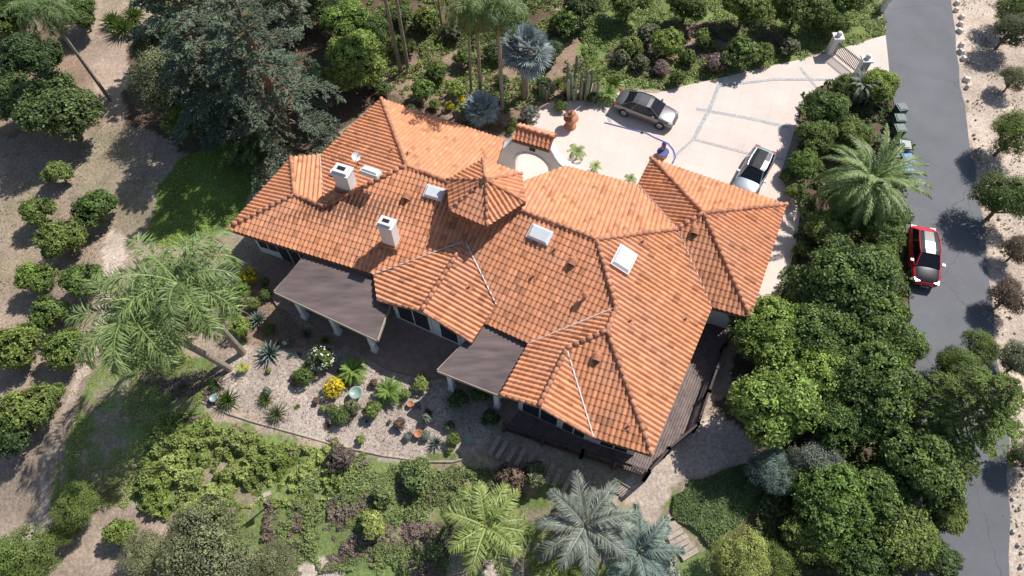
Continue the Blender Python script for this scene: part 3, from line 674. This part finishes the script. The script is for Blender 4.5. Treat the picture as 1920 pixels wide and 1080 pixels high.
x,y,_=U(1069,238);mb=MB();mb.lathe((0,0,.05),[(.5,0),(.5,.15),(.3,.2),(.22,.55),(.3,.8),(.62,.95),(.62,1.02),(.15,1.0),(.12,1.35),(.35,1.45),(.36,1.5),(.08,1.5),(.1,1.75),(.02,1.85)],0,20);obj('terracotta_fountain',mb.mesh('ft',[M['terra']],True),None,(x,y,0),0,.9)
x,y,_=U(1241,292);mb=MB();mb.lathe((0,0,.05),[(.40,0),(.40,.35),(.44,.4),(.36,.4),(.3,.3)],0,20);mb.box((0,.2,.65),(.28,.22,.8),0);mb.box((0,.07,.9),(.2,.04,.3),1);mb.lathe((0,.2,1.05),[(.17,0),(.10,.10),(.02,.16)],1,12);mb.lathe((0,0,.44),[(.44,0),(.44,.03),(.36,.03)],1,20);obj('blue_tile_fountain',mb.mesh('bf',[M['terra'],M['blue']]),None,(x,y,0))
def pot(name,u,v,s,mt):
    x,y,z=G(u,v);mb=MB();mb.lathe((0,0,0),[(.25*s,0),(.4*s,.4*s),(.5*s,.6*s),(.5*s,.68*s),(.42*s,.66*s),(.3*s,.5*s)],0,18);obj(name,mb.mesh('pot',[mt],True),None,(x,y,z))
M['bowl']=simple('glazed_bowl',(.28,.38,.34),.4);pot('glazed_garden_pot',670,742,.8,M['bowl']);pot('terracotta_pot',785,816,.5,M['terra']);pot('glazed_garden_pot',880,828,.5,M['bowl']);pot('glazed_garden_pot',404,750,.5,M['bowl']);pot('terracotta_pot',770,760,.4,M['terra'])
x,y,z=G(505,948);mb=MB();mb.tube([(0,0,-.2),(0,0,1.8)],[.05,.04],0,8);mb.tube([(0,0,1.7),(.35,.15,1.85)],[.03,.03],0,6);mb.box((.42,.18,1.86),(.4,.25,.1),0,.4);obj('garden_lamp_post',mb.mesh('lp',[M['beige']]),None,(x,y,z))
mb=MB()
for (u0,v0,u1,v1,n_,w) in((925,835,1150,945,14,1.2),(1250,975,1292,1040,8,1.2)):
    for i in range(n_):
        t=i/(n_-1);x,y,z=G(u0+(u1-u0)*t+random.uniform(-3,3),v0+(v1-v0)*t);d=math.atan2(*(np.array(G(u1,v1)[:2])-np.array(G(u0,v0)[:2]))[::-1])
        mb.box((x,y,z+.06),(.26,w*random.uniform(.8,1.1),.2),0,d+random.uniform(-.1,.1))
obj('garden_steps',mb.mesh('steps',[M['step']]))
mb=MB();edgp=[(375,752),(430,777),(480,793),(560,815),(640,838),(720,855),(800,866),(850,866),(905,850)]
pts=[Vector(G(u,v))+Vector((0,0,.03)) for u,v in edgp];mb.tube(pts,[.06]*len(pts),0,6);obj('garden_kerb',mb.mesh('gk',[M['step']]))
# ================= PALMS & SPIKY PLANTS =================
def frond(mb,r,o,az,el,L,droop,nl,ll,lw,plum=.25,fwd=.5,val=1.0,mat=0,lift=.15,rw=.05):
    n=14;p=np.array(o,float);pts=[p.copy()];e=el;step=L/n;Ds=[]
    for i in range(n):
        d=np.array([math.cos(az)*math.cos(e),math.sin(az)*math.cos(e),math.sin(e)]);Ds.append(d);p=p+d*step;pts.append(p.copy());e-=droop/n*(1+i/n)
    Ds.append(Ds[-1]);pts=np.array(pts);Ds=np.array(Ds)
    s=np.array([-math.sin(az),math.cos(az),0.])
    t=np.linspace(.14,.99,nl);ii=t*n;i0=ii.astype(int);f=(ii-i0)[:,None];i1=np.minimum(i0+1,n)
    Pp=pts[i0]*(1-f)+pts[i1]*f;Dd=Ds[i0]
    for sg in(-1,1):
        D=s*sg+Dd*(fwd+.6*t[:,None]**2)+np.array([0,0,1.])*lift+r.normal(0,plum,(nl,3))
        ln=ll*np.sin(np.pi*(.12+.85*t))**.6*r.uniform(.85,1.1,nl)
        kites(mb,Pp,D,ln,lw,np.array([0,0,1.])+r.normal(0,.2,(nl,3)),val*r.uniform(.7,1.3,nl),mat,.25)
    a=pts[:-1];b_=pts[1:];wv=np.linspace(rw,.01,n)[:,None]
    mb.arr(np.stack([a-s*wv,a+s*wv,b_+s*wv*.9,b_-s*wv*.9],1)+np.array([0,0,.01]),4,mat,1.35)
def palm_mesh(seed,mat,h=7.5,nf=22,L=3.2,droop=1.9,nl=38,ll=.75,lw=.055,plum=.3,tr=.17,lean=(0,0),elmin=-.5,elmax=1.25,bark='palmbark',name='palm',fwd=.5,dead=0):
    r=np.random.default_rng(seed);mb=MB()
    top=(lean[0],lean[1],h)
    if h>.6:
        n=12;pts=[(lean[0]*(i/n)**1.3,lean[1]*(i/n)**1.3,-.4+(h+.4)*i/n) for i in range(n+1)]
        mb.tube(pts,[tr*(1.35 if i==0 else 1.1-.3*i/n) for i in range(n+1)],1,10)
        mb.tube([(top[0],top[1],h-.2),(top[0],top[1],h+.3)],[tr*1.3,tr*.5],1,8,.8)
    for i in range(nf):
        q=i/nf;az=i*2.39996+r.uniform(-.2,.2);el=elmin+(elmax-elmin)*q**.8+r.uniform(-.1,.1)
        frond(mb,r,(top[0],top[1],h+.1),az,el,L*r.uniform(.85,1.08),droop*r.uniform(.75,1.2)*(1.1-.4*q),nl,ll,lw,plum,fwd,r.uniform(.75,1.2))
    for i in range(dead):
        az=r.uniform(0,6.28);frond(mb,r,(top[0],top[1],h-.15),az,-.7,L*.7,.9,18,ll*.8,lw,plum,fwd,1.0,2)
    return mb.mesh(name,[M[mat],M[bark],M['l_brown']])
def fan_mesh(seed,mat,h=3,nf=26,Lp=.9,Rf=.75,name='fan',tr=.2,nseg=22):
    r=np.random.default_rng(seed);mb=MB()
    if h>.5: mb.tube([(0,0,-.3),(0,0,h*.5),(0,0,h)],[tr*1.3,tr,tr],1,12);mb.lathe((0,0,h-.5),[(tr,0),(tr*1.8,.2),(tr*1.3,.5)],2,10)
    for i in range(nf):
        q=i/nf;az=i*2.39996;el=-.5+1.7*q**.9+r.uniform(-.1,.1);d=np.array([math.cos(az)*math.cos(el),math.sin(az)*math.cos(el),math.sin(el)])
        s=np.array([-math.sin(az),math.cos(az),0]);nrm=np.cross(d,s);nrm=nrm if nrm[2]>0 else -nrm
        hub=np.array([0,0,h])+d*Lp*r.uniform(.8,1.1)
        mb.arr(np.array([[np.array([0,0,h])-s*.03,np.array([0,0,h])+s*.03,hub+s*.02,hub-s*.02]]),4,0,1.2)
        th=np.linspace(-2.0,2.0,nseg);D=np.cos(th)[:,None]*d+np.sin(th)[:,None]*s+nrm*r.uniform(.05,.25,(nseg,1))
        kites(mb,np.repeat(hub[None],nseg,0),D,Rf*r.uniform(.85,1.1,nseg),Rf*.17,np.repeat(nrm[None],nseg,0)+r.normal(0,.25,(nseg,3)),r.uniform(.7,1.25,nseg)*r.uniform(.85,1.1),0,.12)
    return mb.mesh(name,[M[mat],M['palmbark'],M['l_brown']])
def agave_mesh(seed,mat,R=.9,n=34,w=.16,name='agave'):
    r=np.random.default_rng(seed);mb=MB()
    for i in range(n):
        q=i/n;az=i*2.39996;el=.1+1.25*q;L=R*(1.05-.35*q)*r.uniform(.9,1.1)
        d=np.array([math.cos(az)*math.cos(el),math.sin(az)*math.cos(el),math.sin(el)]);s=np.array([-math.sin(az),math.cos(az),0.]);up=np.cross(s,d)*-1
        up=up if up[2]>0 else -up
        b0=np.array([0,0,.1]);m_=b0+d*L*.45;t=b0+d*L+np.array([0,0,-.04*L])
        v=r.uniform(.75,1.2)
        mb.add([b0-s*w*.3,b0+s*w*.3,m_+s*w*.5+up*.03,m_-s*w*.5+up*.03,t,m_-up*.03,b0-up*.03],[(0,6,5,3),(6,1,2,5),(3,5,4),(5,2,4)],0,v)
    return mb.mesh(name,[M[mat]])
queen=[palm_mesh(1,'l_palm',7.6,26,4.3,1.9,50,1.05,.08,.33,.2,(-.6,.3)),palm_mesh(2,'l_palm',7.2,24,4.3,2.0,50,1.05,.08,.33,.2,(-2.2,-.4))]
tallq=[palm_mesh(3+i,'l_palm',11+i,24,3.4,1.7,42,.85,.075,.25,.17,(.3*i-.3,0),dead=3,name='tallpalm') for i in range(3)]
date=palm_mesh(8,'l_palm',3.2,60,3.6,1.25,50,.5,.06,.12,.38,name='datepalm',elmin=-.3,elmax=1.4,fwd=.9)
lowq=palm_mesh(9,'l_yg',2.6,24,2.3,1.5,38,.6,.06,.2,.14,name='lowpalm')
silv=palm_mesh(12,'l_grey',3.4,18,3.2,1.3,40,.75,.085,.08,.2,name='bluepalm',elmin=-.2,fwd=.8)
sago=palm_mesh(13,'l_bright',.35,44,1.0,1.0,26,.2,.03,.04,.15,name='sago',elmin=.05,elmax=1.35,fwd=.6)
sagof=palm_mesh(14,'l_yg',.8,14,.9,1.3,20,.3,.035,.1,.07,name='tinypalm',elmin=.1,elmax=1.3)
bism=fan_mesh(1,'l_silver',4.2,34,1.1,1.05,'bismarck',.24);sfan=fan_mesh(2,'l_silver',.9,30,.7,.65,'silverfan',.14);wfan=fan_mesh(5,'l_palm',5.5,30,.9,.8,'greenfan',.2)
agv=[agave_mesh(i,'l_agave') for i in range(2)];yuc=agave_mesh(5,'l_green',.85,60,.07,'yucca')
def stand(name,me,u,v,s=1,mat=None):
    x,y,z=G(u,v);return obj(name,swap(me,mat) if mat else me,None,(x,y,z),rr.uniform(0,6.28) if me not in queen and me not in tallq else 0,s)
stand('queen_palm',queen[0],456,662);stand('queen_palm',queen[1],432,692,.98)
stand('queen_palm',tallq[0],207,188,.8);stand('queen_palm',tallq[0],752,138,.9);stand('queen_palm',tallq[1],766,134,.85)
stand('queen_palm',tallq[2],884,182,.58);stand('queen_palm',tallq[1],902,192,.72);stand('queen_palm',tallq[0],942,205,.85);stand('queen_palm',tallq[0],830,60,.5)
stand('date_palm',date,1588,405,1.05);stand('date_palm',date,1600,190,.42,'l_grey')
stand('silver_fan_palm',bism,984,182,1.05);stand('silver_fan_palm',sfan,903,222,1.15);stand('fan_palm',wfan,1010,-10)
stand('pindo_palm',silv,1085,1010,.95);stand('pindo_palm',silv,1180,1052,.8,'l_bluegreen');stand('queen_palm',lowq,915,1010,1.2);stand('queen_palm',lowq,1045,1075,.9,'l_green')
for u,v,s in((665,702,1.0),(732,740,.95),(1138,188,1.0)): stand('sago_cycad',sago,u,v,s)
for u,v,s in((1080,300,.9),(1115,322,.6),(1180,345,.6),(458,695,.5)): stand('pygmy_palm',sagof,u,v,s)
for u,v,s,m_ in((508,664,1.1,None),(486,602,.9,None),(430,752,1.1,'l_green'),(521,778,1,'l_olive'),(408,722,.9,'l_dark'),(500,750,.8,'l_green'),(818,832,.6,None),(575,628,.6,'l_bluegreen'),(1045,160,.9,'l_green'),(1060,180,.9,'l_olive'),(1150,160,1.0,'l_green'),(610,640,.5,'l_green'),(460,640,.5,'l_dark')):
    stand('agave_plant',(agv[rr.randrange(2)] if m_ is None else yuc),u,v,s,m_)
bedpoly=[(440,690),(520,640),(640,690),(760,750),(870,790),(860,845),(800,850),(640,820),(480,770),(400,740)]
r_=random.Random(12);cnt=0
while cnt<46:
    u=r_.uniform(390,880);v=r_.uniform(610,850)
    if not pip(bedpoly,np.array([u]),np.array([v]))[0]: continue
    cnt+=1;k_=r_.random()
    if k_<.45: stand('succulent_plant',agv[cnt%2],u,v,r_.uniform(.18,.4),r_.choice(['l_bluegreen','l_green','l_olive','l_brown']))
    else: obj('small_shrub',swap(rough[cnt%3],r_.choice(['l_green','l_olive','l_grey','l_brown','l_yg'])),None,G(u,v),r_.uniform(0,6),r_.uniform(.14,.34))
for u,v,s in((235,60,2.0),(215,45,1.6),(255,35,1.7)): stand('bird_of_paradise_plant',yuc,u,v,s,'l_green')
mb=MB();r_=random.Random(9)
for i in range(26):
    x,y=r_.uniform(-1.1,1.1),r_.uniform(-.7,.7);h=r_.uniform(1.2,3.0);mb.tube([(x,y,-.1),(x*1.15,y*1.15,h*.5),(x*1.2,y*1.2,h),(x*1.2,y*1.2,h+.1)],[.12,.13,.11,.03],0,8,r_.uniform(.8,1.3))
cm=mb.mesh('cactus',[M['l_cactus']]);x,y,z=U(1092,178);obj('columnar_cactus',cm,None,(x,y,0));x,y,z=U(1025,178);obj('columnar_cactus',cm,None,(x,y,0),1,.55)
def cedar_mesh(seed,h=13,R=5.2,nb_=62):
    r=np.random.default_rng(seed);mb=MB();mb.tube([(0,0,-.4),(0,0,h*.4),(.1,0,h*.8),(.1,0,h)],[.38,.28,.12,.03],1,10)
    for i in range(nb_):
        q=(i+.5)/nb_;z=1.6+(h-1.8)*q;L=R*(1-q)**.7*r.uniform(.6,1.25)+.35;az=i*2.39996+r.uniform(-.35,.35);el=.28*q-.02
        p0=np.array([0,0,z]);n=7;pts=[p0];e=el+.12
        for k in range(n):
            d=np.array([math.cos(az)*math.cos(e),math.sin(az)*math.cos(e),math.sin(e)]);pts.append(pts[-1]+d*L/n);e-=.09
        mb.tube(pts,[.07*(1-k/(n+1)) for k in range(n+1)],1,4,1.1,False)
        s=np.array([-math.sin(az),math.cos(az),0.]);pts=np.array(pts);bv=r.uniform(.65,1.3)
        nb=int(6+L*4.5);t=r.uniform(.2,1,nb)**.8;ii=np.minimum((t*n).astype(int),n-1);f=(t*n-ii)[:,None];B=pts[ii]*(1-f)+pts[ii+1]*f
        for b in range(nb):
            sg=1 if r.random()<.5 else -1;sd=unit(s*sg+(pts[-1]-pts[0])/L*r.uniform(.6,1.3));sl=L*.26*(1.15-t[b])+.35
            m_=int(16*sl)+8;tt=r.uniform(0,1,m_)[:,None];Cc=B[b]+sd*sl*tt+r.normal(0,.05,(m_,3))+np.array([0,0,-.1])*tt*tt
            leaves(mb,Cc,unit(np.array([0,0,1.])+r.normal(0,.35,(m_,3))),sd+r.normal(0,.6,(m_,3)),.26,.085,bv*r.uniform(.6,1.4,m_))
    return mb.mesh('cedar',[M['l_conifer'],M['bark']])
ced=[cedar_mesh(1),cedar_mesh(2,9,4.2)]
for me_,u,v,s in((ced[0],545,262,1.0),(ced[1],440,230,1.05),(ced[1],385,100,1.1),(ced[1],560,60,.8)): stand('cedar_tree',me_,u,v,s)
stand('pine_tree',ced[1],1765,800,.72,'l_green')
# ================= BROADLEAF LISTS =================
T=[('big','oak_tree',[(60,115,62,'dark'),(110,205,80,'dark'),(40,190,60,'dark'),(20,20,70,'green'),(150,25,40,'green')]),
('fine','oak_tree',[(325,150,85,'olive'),(400,205,60,'olive'),(290,90,50,'olive'),(340,225,46,'green')]),
('big','broadleaf_tree',[(665,115,66,'bright'),(650,40,50,'bright'),(700,60,36,'green'),(600,150,34,'bright')]),
('fine','broadleaf_tree',[(480,290,46,'dark'),(440,300,34,'green'),(600,10,50,'dark')]),
('med','citrus_tree',[(110,325,30,'yg'),(68,400,36,'green'),(182,392,44,'green'),(115,450,48,'green'),(65,522,38,'bright'),(150,530,42,'green'),(95,590,42,'green'),(38,650,54,'green'),(125,655,46,'green'),(50,770,56,'green'),(20,820,46,'dark'),(95,745,34,'green')]),
('fine','shrub_tree',[(395,1045,105,'olive'),(270,1050,56,'olive'),(510,1060,50,'olive'),(45,1045,72,'green'),(150,945,50,'green'),(120,1000,34,'green')]),
('big','broadleaf_tree',[(1500,8,56,'green'),(1400,10,56,'green'),(1290,5,46,'green'),(1180,0,46,'green'),(1090,10,40,'dark'),(1590,-5,50,'green'),(1560,40,34,'green')]),
('big','evergreen_tree',[(1580,525,92,'green'),(1645,490,46,'green'),(1440,625,76,'bright'),(1530,620,76,'green'),(1640,610,74,'green'),(1450,755,92,'bright'),(1545,700,70,'bright'),(1640,720,90,'green'),(1580,800,64,'green'),(1695,650,46,'green'),(1735,870,90,'green'),(1640,930,66,'green'),(1560,940,80,'bright'),(1690,1000,74,'green'),(1770,960,46,'green'),(1520,1010,56,'green'),(1750,1050,48,'dark'),(1620,1050,64,'green')]),
('fine','evergreen_tree',[(1530,870,55,'grey'),(1450,880,50,'bluegreen'),(1800,690,50,'green'),(1835,650,40,'green'),(1480,900,40,'olive'),(1395,1045,62,'yg'),(1460,1060,46,'green')]),
('big','broadleaf_tree',[(1550,205,46,'green'),(1530,255,44,'green'),(1646,160,38,'bright'),(1590,165,30,'green'),(1600,255,42,'green'),(1510,310,34,'bright'),(1650,440,48,'green'),(1545,430,42,'green'),(1590,400,48,'green'),(1650,530,48,'green'),(1490,360,22,'green')]),
('fine','shrub_tree',[(1895,55,45,'olive'),(1900,150,30,'olive'),(1898,255,55,'green'),(1888,375,62,'green'),(1895,555,42,'brown'),(1915,680,45,'olive'),(1925,850,40,'olive'),(1900,20,40,'green'),(1910,470,34,'brown')]),
('ball','round_shrub',[(790,172,28,'bright'),(855,168,21,'bright'),(815,195,14,'green'),(447,549,24,'bright'),(475,571,15,'green'),(497,551,14,'green'),(496,529,11,'green'),(570,705,20,'green'),(450,612,25,'bright'),(505,618,13,'green'),(635,780,20,'green'),(850,825,15,'green'),(995,216,22,'grey'),(962,232,12,'green'),(958,245,9,'green'),(1250,85,34,'bright'),(720,168,18,'green'),(940,150,16,'dark'),(885,240,12,'olive'),(770,205,12,'green')]),
('ball','yellow_shrub',[(467,518,20,'yellow'),(627,728,22,'yellow'),(843,200,11,'yellow'),(868,188,10,'yellow'),(460,690,9,'yellow')]),
('rough','shrub',[(790,720,18,'yg'),(700,768,20,'green'),(660,762,18,'olive'),(750,795,14,'brown'),(700,985,28,'yg'),(230,1000,32,'green'),(1180,90,26,'green'),(1215,65,24,'olive'),(1390,105,40,'green'),(1340,120,22,'heather'),(1290,110,20,'green'),(1200,120,20,'olive'),(1320,75,24,'green'),(1270,150,18,'green'),(1165,110,20,'olive'),(1430,100,24,'green'),(1480,90,22,'olive'),(1240,130,18,'heather'),(900,740,20,'green'),(860,750,22,'dark'),(920,785,20,'dark'),(800,785,14,'grey'),(760,740,12,'yg'),(540,640,12,'grey'),(960,900,34,'brown'),(1000,890,30,'olive'),(925,920,24,'olive'),(880,300,10,'green'),(1230,1060,50,'grey'),(1050,200,14,'green'),(1110,185,16,'dark'),(1020,160,18,'dark'),(820,140,24,'green'),(760,90,26,'green'),(700,150,22,'green'),(870,110,24,'green'),(930,100,26,'dark'),(1030,100,30,'dark'),(1060,50,34,'green'),(800,40,30,'green'),(850,60,26,'olive'),(900,30,30,'dark'),(750,30,28,'green'),(960,40,26,'green'),(1478,330,18,'green'),(1502,470,20,'green'),(1495,520,18,'green'),(640,860,30,'heather'),(780,890,34,'cover'),(720,930,26,'cover')]),
]
for kind,name,ls in T:
    for u,v,r,mt in ls: place(kind,name,u,v,r,'l_'+mt)
x,y,_=U(605,672,.6);obj('flowering_shrub',flow,None,(x,y,0),0,.85)
# ================= GROUND COVER MASSES =================
def cover(name,pl,n,mat,size,hmx,seed,dens=.45,ns=1.6):
    r=np.random.default_rng(seed);poly=W_(pl);xs_=[p[0] for p in poly];ys_=[p[1] for p in poly]
    x=r.uniform(min(xs_),max(xs_),n*3);y=r.uniform(min(ys_),max(ys_),n*3)
    a=noise2(x,y,ns,seed)*.6+noise2(x,y,ns*.3,seed+9)*.4
    ok=pip(poly,x+(noise2(x,y,1.,4)-.5),y+(noise2(x,y,1.,8)-.5))&(a>1-dens-.15);x=x[ok][:n];y=y[ok][:n];a=a[ok][:n];z=hgt(x,y)
    top=np.clip((a-(1-dens-.15))*3,0.05,1)*hmx;z=z+top*r.uniform(.5,1,len(x))
    C=np.stack([x,y,z],1);mb=MB();Nn=unit(np.array([0,0,1.])+r.normal(0,.5,(len(x),3)))
    s=size*r.uniform(.6,1.4,len(x));leaves(mb,C,Nn,r.normal(0,1,(len(x),3)),s,s*.6,r.uniform(.7,1.3,len(x))*(.7+.5*noise2(x,y,.8,seed+3)))
    obj(name,mb.mesh('cover',[M[mat]]))
cover('ground_cover_shrubs',[(290,790),(370,775),(430,805),(650,845),(680,870),(640,930),(520,960),(400,990),(280,960),(270,860)],20000,'l_yg',.17,.7,1,.45,1.0)
cover('ground_cover_shrubs',[(290,790),(430,805),(650,845),(640,930),(400,990),(250,960)],12000,'l_green',.18,.8,21,.36,1.2)
cover('ground_cover_vines',[(640,840),(965,885),(1000,960),(900,1080),(500,1080),(520,960)],22000,'l_cover',.13,.35,3,.44,1.0)
cover('ground_cover_heather',[(270,690),(420,700),(430,800),(640,830),(700,880),(500,850),(300,800)],9000,'l_heather',.14,.6,4,.38)
cover('ground_cover_heather',[(500,930),(900,900),(960,1000),(800,1080),(500,1080)],10000,'l_heather',.13,.4,41,.34,.9)
cover('grass_tufts',[(180,700),(290,650),(420,690),(370,770),(290,790),(250,960),(100,960),(120,850)],11000,'l_yg',.10,.12,2,.42)
cover('ground_cover_vines',[(1255,925),(1400,872),(1440,940),(1340,1030),(1290,1010)],14000,'l_cover',.13,.25,5,.7)
cover('bank_ground_cover',[(1110,150),(1170,175),(1300,160),(1345,148),(1540,102),(1655,66),(1655,-20),(1100,-20)],26000,'l_yg',.17,.3,6,.5)
cover('bank_shrubs',[(1130,120),(1180,60),(1500,30),(1450,110),(1230,150)],9000,'l_heather',.18,.7,7,.38)
cover('understory_plants',[(690,130),(700,-40),(1100,-40),(1140,170),(1010,190),(930,240),(760,190)],22000,'l_green',.2,.6,8,.42)
cover('lawn_tufts',[(345,290),(440,265),(500,330),(430,430),(340,470),(270,450),(290,360)],12000,'l_bright',.1,.1,9,.9)
cover('understory_plants',[(1500,180),(1660,140),(1695,300),(1700,600),(1712,1080),(1400,1080),(1440,800),(1420,640),(1495,450)],24000,'l_dark',.25,.8,10,.5)
cover('understory_plants',[(240,-60),(640,-60),(560,80),(250,60)],10000,'l_green',.22,.6,11,.42)
cover('dry_weeds',[(-60,120),(200,120),(340,260),(260,440),(200,640),(120,830),(0,1000),(-60,1000)],7000,'l_olive',.12,.10,12,.28)
cover('mulch_litter',[(430,500),(700,640),(930,770),(905,845),(800,862),(640,835),(480,790),(375,750),(385,700)],7000,'l_brown',.07,.03,13,.95)
cover('dry_weeds',[(1800,-20),(1845,400),(1862,600),(1892,1080),(2100,1100),(2100,-20)],6000,'l_olive',.16,.2,14,.3)
# surroundings beyond the photo
r_=random.Random(77);k=0
for i in range(2600):
    if k>=150:break
    x=r_.uniform(-75,80);y=r_.uniform(-30,95)
    d=Vector((x,y,hh(x,y)+3))-Vector((0,0,H));fw=Vector((0,.5,-.866));upv=Vector((0,.866,.5));dz=d.dot(fw)
    if dz>0:
        uu=960+1280*d.x/dz;vv=540-1280*d.dot(upv)/dz
        if -170<uu<2090 and -110<vv<1250: continue
    if abs(x-np.interp(y,ly,lx)-2.5)<7: continue
    if y<6 and abs(x)<22: continue
    kd=r_.choice(['big','fine']);ms=PR[kd][0];s=r_.uniform(.8,1.7);obj('hillside_tree',swap(ms[r_.randrange(len(ms))],r_.choice(['l_green','l_dark','l_olive'])),None,(x,y,hh(x,y)),r_.uniform(0,6),s);k+=1
# ================= LIGHT / CAMERA =================
sv=Vector((.52,.41,.78)).normalized()
sun=bpy.data.lights.new('sun','SUN');sun.energy=5.0;sun.angle=math.radians(.5);sun.color=(1,.965,.91)
so=bpy.data.objects.new('sun',sun);bpy.context.scene.collection.objects.link(so);so.rotation_euler=sv.to_track_quat('Z','Y').to_euler();so.location=(30,30,60)
w=bpy.data.worlds.new('World');bpy.context.scene.world=w;w.use_nodes=True;nt=w.node_tree
sk=nt.nodes.new('ShaderNodeTexSky');sk.sky_type='NISHITA';sk.sun_disc=False;sk.sun_elevation=math.asin(sv.z);sk.sun_rotation=math.atan2(sv.x,sv.y)
bg=nt.nodes['Background'];bg.inputs[1].default_value=.095;nt.links.new(sk.outputs[0],bg.inputs[0])
cd=bpy.data.cameras.new('camera');cd.lens=24;cd.sensor_width=36;cd.clip_end=6000;co=bpy.data.objects.new('camera',cd);bpy.context.scene.collection.objects.link(co)
co.location=(0,0,H);co.rotation_euler=(math.radians(30),0,0);bpy.context.scene.camera=co
sc=bpy.context.scene;sc.view_settings.view_transform='Standard';sc.view_settings.look='None';sc.view_settings.exposure=0
